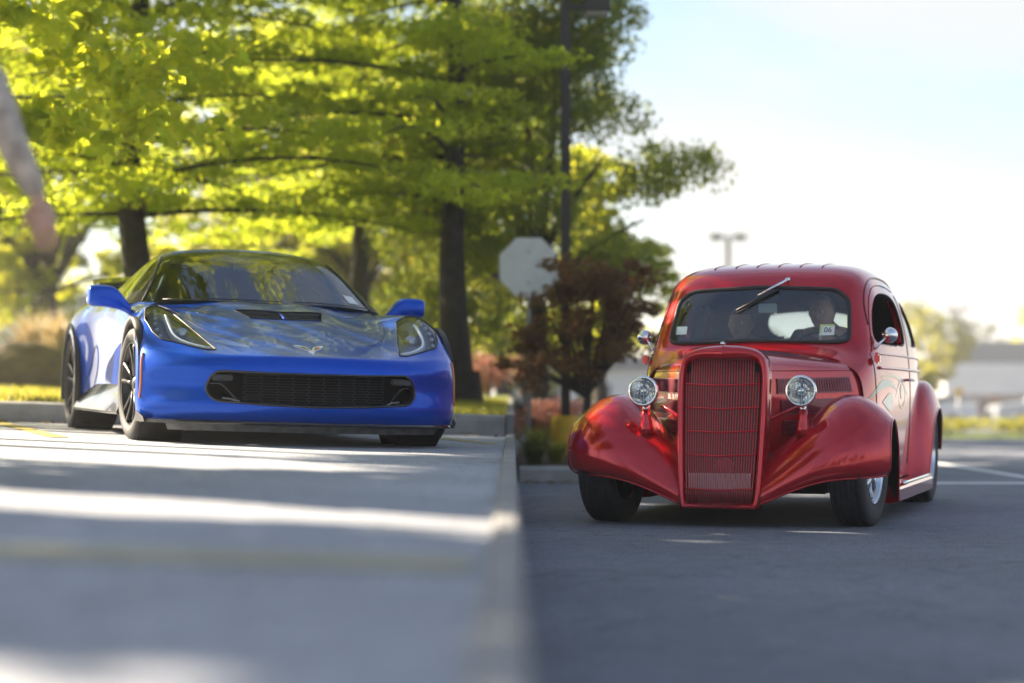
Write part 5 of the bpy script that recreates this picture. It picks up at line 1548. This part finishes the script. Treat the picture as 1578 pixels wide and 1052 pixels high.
# hedge on the far verge
hd = empty('hedge', (6, 39.8, .02)); tag(hd, 'low clipped hedge on the verge in front of the parked trucks', 'hedge')
p = np.concatenate([clump(g_, (x, .25 * g_.normal(), .16), (.30, .35, .15), 130, .3) for x in np.linspace(-1, 9, 60)])
foliage('foliage', p, .07, lf_grass, hd, seed=8)
for x in np.linspace(-1, 9, 14):
    limb(hd, [(x, 0, -.05), (x + .03, 0, .08), (x - .02, .02, .2)], .02, .008, m_bark, 'stem', 5)

# far parked vehicles
m_wpaint = mat('white_car_paint', (.78, .78, .77), rough=.35, coat=.5)
m_spaint = mat('silver_car_paint', (.42, .44, .46), rough=.35, metal=.5, coat=.5)
m_tail = mat('tail_lamp_red', (.55, .02, .02), rough=.3, coat=.6)
m_wglass = mat('dark_window_glass', (.02, .025, .03), rough=.08)
def vehicle(name, label, base, rz, paint, prof, windows, wheels, width, tail, cat, group):
    t = empty(name, base, (0, 0, rz)); tag(t, label, cat, group)
    n = len(prof); h = width / 2
    pts = []
    for y, f in ((-h, .94), (-h * .96, 1.0), (h * .96, 1.0), (h, .94)):
        zc_ = .9
        pts.append([(x * (1 if abs(y) < h else .995), y, zc_ + (z - zc_) * f) for x, z in prof])
    V = [q for r_ in pts for q in r_]
    Fc = [[k * n + i, k * n + (i + 1) % n, (k + 1) * n + (i + 1) % n, (k + 1) * n + i] for k in range(3) for i in range(n)] + [list(range(n))[::-1], list(range(3 * n, 4 * n))]
    obj('body', V, Fc, paint, t, False)
    for wpoly in windows:
        for s_ in (-1, 1):
            y = s_ * (h + .004); k = len(wpoly)
            Vw = [(x, y, z) for x, z in wpoly] + [(x, y - s_ * .02, z) for x, z in wpoly]
            obj('window', Vw, [list(range(k)) if s_ < 0 else list(range(k))[::-1]] + [[i, k + i, k + (i + 1) % k, (i + 1) % k] for i in range(k)], m_wglass, t, False)
    for x in wheels:
        for s_ in (-1, 1):
            V, Fc = lathe(tyre_profile(.38, .25, .25, 3), 28, 'y', True)
            w_ = obj('wheel', V + np.array([x, s_ * (h - .10), .38]), Fc, m_rubber, t)
            V, Fc = lathe([(0, s_ * .10), (.10, s_ * .11), (.2, s_ * .09), (.25, s_ * .11)], 20, 'y'); obj('rim', V + np.array([x, s_ * (h - .10), .38]), Fc, m_alu, w_)
    for x, z, dz in tail:
        for s_ in (-1, 1):
            MB().box((x, s_ * (h - .06), z), (.08, .14, dz), bev=.015).build('tail_lamp', m_tail, t)
    MB().box((prof[0][0], 0, .52), (.1, width * .92, .16), bev=.03).build('bumper', m_galv, t)
    return t
P_TRUCK = [(2.85, .55), (2.87, 1.22), (2.82, 1.28), (.95, 1.28), (.93, 1.32), (.72, 1.80), (.55, 1.87), (-.75, 1.86), (-.95, 1.80), (-1.45, 1.32), (-2.75, 1.18), (-2.95, 1.05), (-3.0, .60), (-2.9, .42), (-2.35, .42), (-2.25, .72), (-1.95, .86), (-1.65, .72), (-1.55, .42), (1.3, .42), (1.42, .72), (1.72, .86), (2.02, .72), (2.12, .45)]
W_TRUCK = [[(.70, 1.36), (.56, 1.76), (-.02, 1.78), (-.02, 1.36)], [(-.12, 1.36), (-.12, 1.78), (-.72, 1.76), (-1.2, 1.36)]]
P_SUV = [(2.2, .5), (2.25, 1.0), (2.15, 1.2), (1.9, 1.62), (1.7, 1.68), (-.4, 1.66), (-.6, 1.6), (-1.1, 1.12), (-2.1, .98), (-2.3, .8), (-2.3, .45), (-1.85, .40), (-1.75, .65), (-1.45, .80), (-1.15, .65), (-1.05, .40), (1.1, .40), (1.2, .65), (1.5, .80), (1.8, .65), (1.9, .42)]
W_SUV = [[(1.95, 1.18), (1.75, 1.55), (.95, 1.58), (.95, 1.16)], [(.85, 1.16), (.85, 1.58), (-.05, 1.58), (-.05, 1.14)], [(-.15, 1.14), (-.15, 1.57), (-.5, 1.55), (-.95, 1.14)]]
GV = 'vehicles parked in the far car park'
vehicle('pickup_truck', 'white pickup with red tail lamp parked far behind the red rear wing', (16.3, 84, far_z(84)), 0, m_wpaint, P_TRUCK, W_TRUCK, (-1.95, 1.72), 1.95, ((2.84, 1.05, .34),), 'truck', GV)
vehicle('pickup_truck', 'silver pickup parked right of the white pickup', (22.6, 83, far_z(83)), 0, m_spaint, P_TRUCK, W_TRUCK, (-1.95, 1.72), 1.95, ((2.84, 1.05, .34),), 'truck', GV)
vehicle('parked_car', 'silver estate car parked behind the white pickup', (19.3, 95, far_z(95)), 0, m_spaint, P_SUV, W_SUV, (-1.45, 1.5), 1.85, ((2.2, .95, .2),), 'car', GV)
vehicle('parked_car', 'white estate car at the right edge behind the silver pickup', (25.6, 94, far_z(94)), 0, m_wpaint, P_SUV, W_SUV, (-1.45, 1.5), 1.85, ((2.2, .95, .2),), 'car', GV)

# far buildings
m_wall_w = mat('white_render', (.70, .69, .66), rough=.8, var=.06, vscale=.8)
m_wall_b = mat('orange_brick', (.36, .17, .09), rough=.85, var=.2, vscale=2)
m_roof_g = mat('grey_metal_roof', (.20, .21, .22), rough=.6, var=.1)
m_win = mat('shop_window', (.05, .06, .07), rough=.1)
def building(label, base, w, d, bands, wins, roof_h, name='store_building'):
    t = empty(name, base); tag(t, label, 'building')
    z = 0
    for k, (h_, m_, out) in enumerate(bands):
        MB().box((0, d / 2 - out, z + h_ / 2), (w + 2 * out, d, h_)).build('wall', m_, t); z += h_
    MB().box((0, d / 2 - .3, z + roof_h / 2), (w + .8, d + .2, roof_h), bev=.05).build('roof', m_roof_g, t)
    for (x, z0, ww, hh_) in wins:
        o_ = bands[0][2]
        f = MB().box((x, -o_ - .02, z0 + hh_ / 2), (ww, .06, hh_)).build('window', m_win, t)
        MB().box((x, -o_ - .04, z0 + hh_), (ww + .1, .08, .07)).build('frame', m_wall_w, f)
        MB().box((x, -o_ - .04, z0), (ww + .14, .10, .06)).build('sill', m_wall_w, f)
        MB().box((x, -o_ - .04, z0 + hh_ / 2), (.05, .08, hh_ - .08)).build('mullion', m_wall_w, f)
    return t
building('far store with grey roof, white canopy and brick wall at the right edge', (36.0, 122, -.95), 19, 14, ((1.7, m_wall_b, 0), (1.9, m_wall_w, .5)), [(-8 + 2.2 * k, .5, 1.4, 1.0) for k in range(8)], 1.3)
building('pale low building with brick base far behind the red left mirror', (5.2, 76, far_z(76)), 11, 8, ((1.0, m_wall_b, 0), (1.45, m_wall_w, .02)), [(-4.2 + 2.1 * k, 1.1, 1.2, .8) for k in range(5)], .45)
building('small white building far behind the right hand pine trunk', (-1.15, 62, .9), 3.2, 4, ((1.3, m_wall_w, 0), (.5, m_wall_w, .03)), [(-.8, .5, .7, .6), (.7, .5, .7, .6)], .3)
building('pale building far behind the trees at left', (-13.5, 75, .9), 12, 8, ((2.6, m_wall_w, 0), (.5, m_wall_w, .03)), [(-4.5 + 2.2 * k, .9, 1.1, 1.0) for k in range(5)], .5)

# yellow warning sign by the car park
ws_ = empty('warning_sign', (15.0, 68, far_z(68))); tag(ws_, 'small yellow sign on a post in front of the white pickup', 'sign')
V = [(0, -.02, 1.62), (.19, -.02, 1.43), (0, -.02, 1.24), (-.19, -.02, 1.43)]; V += [(x, y + .01, z) for x, y, z in V]
obj('sign_plate', V, [[0, 1, 2, 3], [7, 6, 5, 4]] + [[i, 4 + i, 4 + (i + 1) % 4, (i + 1) % 4] for i in range(4)], m_yel_conc, ws_, False)
V, Fc = tube([(0, .02, -.1), (0, .02, 1.6)], .03, 8); obj('sign_post', V, Fc, m_galv, ws_)

# fallen leaves gathered in the gutters
n_ = 420
lx = np.concatenate([-8.5 + 8.4 * g_.random(280), .1 + 2.2 * g_.random(140)]); ly = np.concatenate([16.17 - .45 * g_.random(280) ** 2.2, 17.5 - .35 * g_.random(140) ** 2])
lz = np.array([lot_z(a) if a < 0 else 0 for a in lx]) + .012
foliage('fallen_leaves', np.stack([lx, ly, lz], 1), .05, leaf_mat('fallen_leaf', (.16, .10, .03), (.30, .20, .06), (.2, .14, .04), .2), None, up=1.5, seed=3, kind='stuff', aspect=.6)
tag(bpy.data.objects['fallen_leaves'], 'dry fallen leaves gathered along the kerbs', 'leaves')
# ------------------------------------------------------------------ people
m_skin = mat('skin', (.55, .33, .24), rough=.55, var=.06, vscale=12)
m_hair_grey = mat('grey_hair', (.30, .28, .26), rough=.7, var=.3, vscale=60)
m_hair_brown = mat('brown_hair', (.08, .05, .03), rough=.6, var=.3, vscale=60)
m_eye_w = mat('eye_white', (.8, .8, .78), rough=.2)
m_eye_d = mat('eye_iris', (.03, .025, .02), rough=.2)
m_lips = mat('lips', (.42, .17, .14), rough=.5)
m_shirt_mottle = mat('mottled_tan_shirt', (.46, .39, .33), rough=.9, var=.4, vscale=16)
m_denim = mat('dark_denim', (.035, .045, .075), rough=.9, var=.2, vscale=40)
m_shoe = mat('brown_shoe', (.07, .045, .03), rough=.5)
m_shirt_dark = mat('dark_grey_shirt', (.09, .09, .11), rough=.9, var=.1)
m_shirt_plum = mat('dark_plum_blouse', (.13, .06, .07), rough=.9, var=.1)

def skin_mesh(joints, edges, sub=2):
    """joints: list of (pos, (rx, ry)); returns the grown surface"""
    me = bpy.data.meshes.new('skin_tmp'); me.from_pydata([j[0] for j in joints], edges, []); me.update()
    o = bpy.data.objects.new('skin_tmp', me); COL.objects.link(o)
    md = o.modifiers.new('s', 'SKIN'); md.use_smooth_shade = True
    for i, j in enumerate(joints):
        me.skin_vertices[0].data[i].radius = j[1] if isinstance(j[1], tuple) else (j[1], j[1])
        me.skin_vertices[0].data[i].use_root = (i == 0)
    s = o.modifiers.new('d', 'SUBSURF'); s.levels = sub; s.render_levels = sub
    bpy.context.view_layer.update()
    ev = o.evaluated_get(bpy.context.evaluated_depsgraph_get()); m2 = ev.to_mesh()
    V = np.array([tuple(v.co) for v in m2.vertices]); Fc = [list(p.vertices) for p in m2.polygons]
    ev.to_mesh_clear(); bpy.data.objects.remove(o)
    return V, Fc

def head_mesh(n=40, m_=30):
    V = []; Fc = []
    for i in range(m_ + 1):
        th = math.pi * i / m_
        for j in range(n):
            ph = 2 * math.pi * j / n                       # ph = 0 faces -y (the face)
            x = math.sin(th) * math.sin(ph); y = -math.sin(th) * math.cos(ph); z = math.cos(th)
            X, Y, Z = x * .077, y * .097, z * .118
            jaw = max(0, -z); X *= 1 - .28 * jaw ** 1.3; 
            if y < 0: Y *= 1 - .06 * jaw
            f = max(0, -y)
            nose = math.exp(-((x / .16) ** 2)) * f * (math.exp(-(((z + .18) / .12) ** 2)) * .030 + math.exp(-(((z + .02) / .16) ** 2)) * .012)
            sock = sum(math.exp(-(((x - s_ * .40) / .16) ** 2) - (((z - .06) / .10) ** 2)) for s_ in (-1, 1)) * f * .010
            brow = math.exp(-(((z - .22) / .09) ** 2)) * f * .004 * (abs(x) < .75)
            mouth = math.exp(-((x / .28) ** 2) - (((z + .47) / .05) ** 2)) * f * .004
            chin = math.exp(-((x / .3) ** 2) - (((z + .78) / .16) ** 2)) * f * .010
            Y -= nose + brow + chin - sock - mouth
            ear = sum(math.exp(-(((y - .05) / .12) ** 2) - (((z + .02) / .18) ** 2)) for _ in (0,)) * (abs(x) > .8)
            X += math.copysign(ear * .016, x)
            V.append((X, Y, Z))
    for i in range(m_):
        for j in range(n):
            Fc.append([i * n + j, (i + 1) * n + j, (i + 1) * n + (j + 1) % n, i * n + (j + 1) % n])
    return np.array(V), Fc

def rot_z(V, a): c_, s_ = math.cos(a), math.sin(a); return np.stack([V[:, 0] * c_ - V[:, 1] * s_, V[:, 0] * s_ + V[:, 1] * c_, V[:, 2]], 1)

def fingers(palm, fwd, side, up_curl, left, size=1.0):
    """five tapered fingers; fwd = along the hand, side = towards the thumb, curl = bend direction"""
    out = []
    fwd, side, curl = [np.array(v, float) / np.linalg.norm(v) for v in (fwd, side, up_curl)]
    for k, (off, L_) in enumerate(((.030, .078), (.010, .088), (-.010, .082), (-.029, .064))):
        b = palm + side * off * size + fwd * .035 * size
        p = [b - fwd * .02, b, b + fwd * L_ * .42 + curl * .008, b + fwd * L_ * .74 + curl * .025, b + fwd * L_ * .92 + curl * .045]
        out.append(tube(p, np.array([.0095, .0098, .009, .008, .006]) * size, 8))
    nn = np.cross(fwd, side); Vp, Fp = lathe([(.001, -1), (.5, -.87), (.87, -.5), (1, 0), (.87, .5), (.5, .87), (.001, 1)], 14, 'z')
    out.append((palm + (Vp[:, :1] * side * .043 + Vp[:, 1:2] * nn * .017 + Vp[:, 2:3] * fwd * .056) * size, Fp))
    b = palm + side * .030 * size - fwd * .02
    p = [b - side * .012, b + side * .012 + fwd * .01, b + side * .026 + fwd * .032 + curl * .012, b + side * .030 + fwd * .058 + curl * .024]
    out.append(tube(p, np.array([.013, .0125, .011, .008]) * size, 8))
    return out

def merge(parts):
    V = []; Fc = []; b = 0
    for v, f in parts:
        V.append(np.asarray(v)); Fc += [[i + b for i in q] for q in f]; b += len(v)
    return np.concatenate(V), Fc

def add_head(root, c, yaw, hair, long_hair=False):
    V, Fc = head_mesh()
    Vh = rot_z(V, yaw) + np.array(c)
    # hair cap
    keep = (V[:, 2] > .078 - .35 * np.clip(V[:, 1] + .03, 0, .2) + (-.02 if long_hair else 0)) | ((V[:, 1] > -.005) & (V[:, 2] > (-.12 if long_hair else -.05)))
    Vc = rot_z(V * np.array([1.09, 1.08, 1.07]) + np.array([0, .004, .004]), yaw) + np.array(c)
    F2 = [f for f in Fc if all(keep[i] for i in f)]
    used = sorted({i for f in F2 for i in f}); mp = {u: k for k, u in enumerate(used)}
    obj('hair', Vc[used], [[mp[i] for i in f] for f in F2], hair, root)
    for s_ in (-1, 1):
        e = rot_z(np.array([[s_ * .031, -.083, .008]]), yaw)[0] + np.array(c)
        V2, F3 = lathe([(0, -.011), (.007, -.009), (.011, 0), (.007, .009), (0, .011)], 12, 'y'); ey = obj('eye', rot_z(V2, yaw) + e, F3, m_eye_w, root)
        V2, F3 = lathe([(0, -.0125), (.004, -.0118), (.005, -.010)], 10, 'y'); obj('iris', rot_z(V2, yaw) + e, F3, m_eye_d, ey)
    lp = rot_z(np.array([[-.022, -.090, -.056], [-.01, -.0955, -.053], [.01, -.0955, -.053], [.022, -.090, -.056]]), yaw) + np.array(c)
    V2, F3 = tube(lp, [.003, .006, .006, .003], 6); obj('lips', V2, F3, m_lips, root)
    return Vh, Fc

def person(label, base, rot, J, E, shirt, shirt_E, trouser_E, hands, head_c, head_yaw, hair, m_top, m_leg, parent_rot=None, long_hair=False, shoes=None, sleeve=1.16):
    names = list(J); idx = {k: i for i, k in enumerate(names)}
    joints = [J[k] for k in names]
    bodyV = [skin_mesh(joints, [(idx[a], idx[b]) for a, b in E])]
    root = obj('person', [(0, 0, 0)], [], None)     # replaced below
    bpy.data.objects.remove(root)
    root = bpy.data.objects.new('person', None)
    tmp = empty('person_tmp')
    hv = add_head(tmp, head_c, head_yaw, hair, long_hair)
    V, Fc = merge(bodyV + [hv] + [f for h in hands for f in h])
    o = obj('person', V, Fc, m_skin)
    bpy.data.objects.remove(root)
    for ch in list(tmp.children): ch.parent = o
    bpy.data.objects.remove(tmp)
    def cloth(name, ed, m, grow):
        used = []
        for a, b in ed:
            for q in (a, b):
                if q not in used: used.append(q)
        jj = []
        for q in used:
            p, r_ = J[q]; r_ = r_ if isinstance(r_, tuple) else (r_, r_)
            jj.append((p, (r_[0] * grow + .006, r_[1] * grow + .006)))
        V_, F_ = skin_mesh(jj, [(used.index(a), used.index(b)) for a, b in ed])
        obj(name, V_, F_, m, o)
    cloth('shirt', shirt_E, m_top, sleeve)
    cloth('trousers', trouser_E, m_leg, 1.12)
    if shoes:
        for p0, p1 in shoes:
            V_, F_ = skin_mesh([(p0, (.048, .05)), ((np.array(p0) * .5 + np.array(p1) * .5).tolist(), (.046, .042)), (p1, (.042, .03))], [(0, 1), (1, 2)])
            obj('shoe', V_, F_, m_shoe, o)
    o.location = base; o.rotation_euler = rot
    tag(o, label, 'person')
    return o

# bystander at the left edge, one arm in view
J = {'pelvis': ((0, 0, .94), (.15, .11)), 'spine': ((0, 0, 1.14), (.135, .10)), 'chest': ((0, 0, 1.33), (.155, .11)), 'neck': ((0, .01, 1.49), .055), 'crown': ((0, .02, 1.56), .05),
     'shR': ((.185, 0, 1.41), .062), 'elR': ((.262, -.03, 1.20), .046), 'mR': ((.30, .02, 1.10), .042), 'wrR': ((.335, .075, 1.005), .029), 'haR': ((.345, .085, .945), (.040, .020)),
     'shL': ((-.185, 0, 1.41), .062), 'elL': ((-.25, -.04, 1.13), .046), 'wrL': ((-.25, .05, .90), .029), 'haL': ((-.25, .07, .84), (.040, .020)),
     'hiR': ((.095, 0, .88), .10), 'knR': ((.105, .02, .49), .066), 'anR': ((.11, -.02, .09), .042), 'toR': ((.12, .13, .04), .035),
     'hiL': ((-.095, 0, .88), .10), 'knL': ((-.105, .02, .49), .066), 'anL': ((-.11, -.02, .09), .042), 'toL': ((-.12, .13, .04), .035)}
arm = lambda s: [('chest', 'sh' + s), ('sh' + s, 'el' + s)] + ([('el' + s, 'mR'), ('mR', 'wrR')] if s == 'R' else [('el' + s, 'wr' + s)])
leg = lambda s: [('pelvis', 'hi' + s), ('hi' + s, 'kn' + s), ('kn' + s, 'an' + s)]
E_ = [('pelvis', 'spine'), ('spine', 'chest'), ('chest', 'neck'), ('neck', 'crown')] + arm('R') + [('wrR', 'haR')] + arm('L') + [('wrL', 'haL')] + leg('R') + leg('L') + [('anR', 'toR'), ('anL', 'toL')]
hR = fingers(np.array([.350, .085, .935]), (.10, .05, -1), (-1, -.25, 0), (0, 1, -.1), False, 1.1)
hL = fingers(np.array([-.25, .07, .84]), (0, .1, -1), (1, -.2, 0), (0, 1, 0), True)
bx_ = -1.875
bystander = person('bystander at the left edge in mottled tan shirt with one bare hand hanging', (bx_, 6.6, lot_z(bx_)), (0, 0, 0), J, E_, None,
       [('pelvis', 'spine'), ('spine', 'chest')] + arm('R') + arm('L'), [('pelvis', 'hiR'), ('hiR', 'knR'), ('knR', 'anR'), ('pelvis', 'hiL'), ('hiL', 'knL'), ('knL', 'anL')],
       [hR, hL], (0, .02, 1.66), R(180), m_hair_brown, m_shirt_mottle, m_denim, shoes=[((.11, -.04, .05), (.12, .16, .035)), ((-.11, -.04, .05), (-.12, .16, .035))])

bystander.scale = (.93, .93, .93)
def seated(label, u, v, hz, yaw, hair, m_top, driving, long_hair):
    d = hz - 1.29
    J = {'pelvis': ((0, .16, .80 + d * .3), (.15, .12)), 'spine': ((0, .22, .96 + d * .7), (.135, .10)), 'chest': ((0, .19, 1.09 + d), (.155, .11)), 'neck': ((0, .13, 1.20 + d), .052), 'crown': ((0, .08, 1.26 + d), .05),
         'shR': ((.18, .17, 1.13 + d), .06), 'shL': ((-.18, .17, 1.13 + d), .06)}
    if driving:
        J.update({'elR': ((.25, -.05, .95), .044), 'wrR': ((.17, -.30, 1.02), .028), 'haR': ((.16, -.36, 1.03), (.036, .022)), 'elL': ((-.22, -.05, .95), .044), 'wrL': ((-.03, -.32, 1.04), .028), 'haL': ((-.03, -.37, 1.05), (.036, .022))})
    else:
        J.update({'elR': ((.24, .06, .90), .042), 'wrR': ((.14, -.14, .82), .027), 'haR': ((.10, -.19, .82), (.034, .020)), 'elL': ((-.24, .06, .90), .042), 'wrL': ((-.14, -.14, .82), .027), 'haL': ((-.10, -.19, .82), (.034, .020))})
    for s, k in (('R', 1), ('L', -1)):
        J['hi' + s] = ((k * .09, .10, .80 + d * .3), .095); J['kn' + s] = ((k * .12, -.34, .78), .065); J['an' + s] = ((k * .12, -.46, .52), .042)
    arm = lambda s: [('chest', 'sh' + s), ('sh' + s, 'el' + s), ('el' + s, 'wr' + s)]
    leg = lambda s: [('pelvis', 'hi' + s), ('hi' + s, 'kn' + s), ('kn' + s, 'an' + s)]
    E_ = [('pelvis', 'spine'), ('spine', 'chest'), ('chest', 'neck'), ('neck', 'crown')] + arm('R') + [('wrR', 'haR')] + arm('L') + [('wrL', 'haL')] + leg('R') + leg('L')
    hs = []
    for s, k in (('R', 1), ('L', -1)):
        pc = np.array(J['ha' + s][0])
        hs.append(fingers(pc, (-k * .3, -1, -.2), (-k * .3, 0, 1), (0, -.2, -1), s == 'L', .95))
    M = Matrix.LocRotScale(Vector(RED['loc']), None, None) @ Matrix.Rotation(RED['rot'][2], 4, 'Z')
    p = M @ Vector((u, v, 0))
    return person(label, tuple(p), (0, 0, RED['rot'][2]), J, E_, None, [('pelvis', 'spine'), ('spine', 'chest')] + arm('R') + arm('L'), leg('R') + leg('L'), hs, (0, .02, hz), yaw, hair, m_top, m_denim, long_hair=long_hair)
seated('driver in a dark shirt holding the wheel behind the hot rod windscreen', .26, 1.60, 1.30, R(-12), m_hair_grey, m_shirt_dark, True, False)
seated('passenger with darker hair sitting low on the left side of the hot rod', -.30, 1.66, 1.235, R(-6), m_hair_brown, m_shirt_plum, False, True)
# ------------------------------------------------------------------ thin haze in the air
hz = mesh('haze', [(sx, sy, sz) for sz in (-2.2, 16) for sy in (-950, 1950) for sx in (-1850, 1850)], [[0, 2, 3, 1], [4, 5, 7, 6], [0, 1, 5, 4], [2, 6, 7, 3], [0, 4, 6, 2], [1, 3, 7, 5]], False)
m_haze = bpy.data.materials.new('haze_air'); m_haze.use_nodes = True
hn, hl_ = m_haze.node_tree.nodes, m_haze.node_tree.links
hn.clear()
ho = hn.new('ShaderNodeOutputMaterial'); pv = hn.new('ShaderNodeVolumePrincipled')
pv.inputs['Color'].default_value = (.96, .97, 1.0, 1); pv.inputs['Density'].default_value = .0012; pv.inputs['Anisotropy'].default_value = .3
hl_.new(pv.outputs['Volume'], ho.inputs['Volume'])
tag(link('haze', hz, m_haze), 'thin pale haze in the air over the whole place', 'haze', kind='stuff')
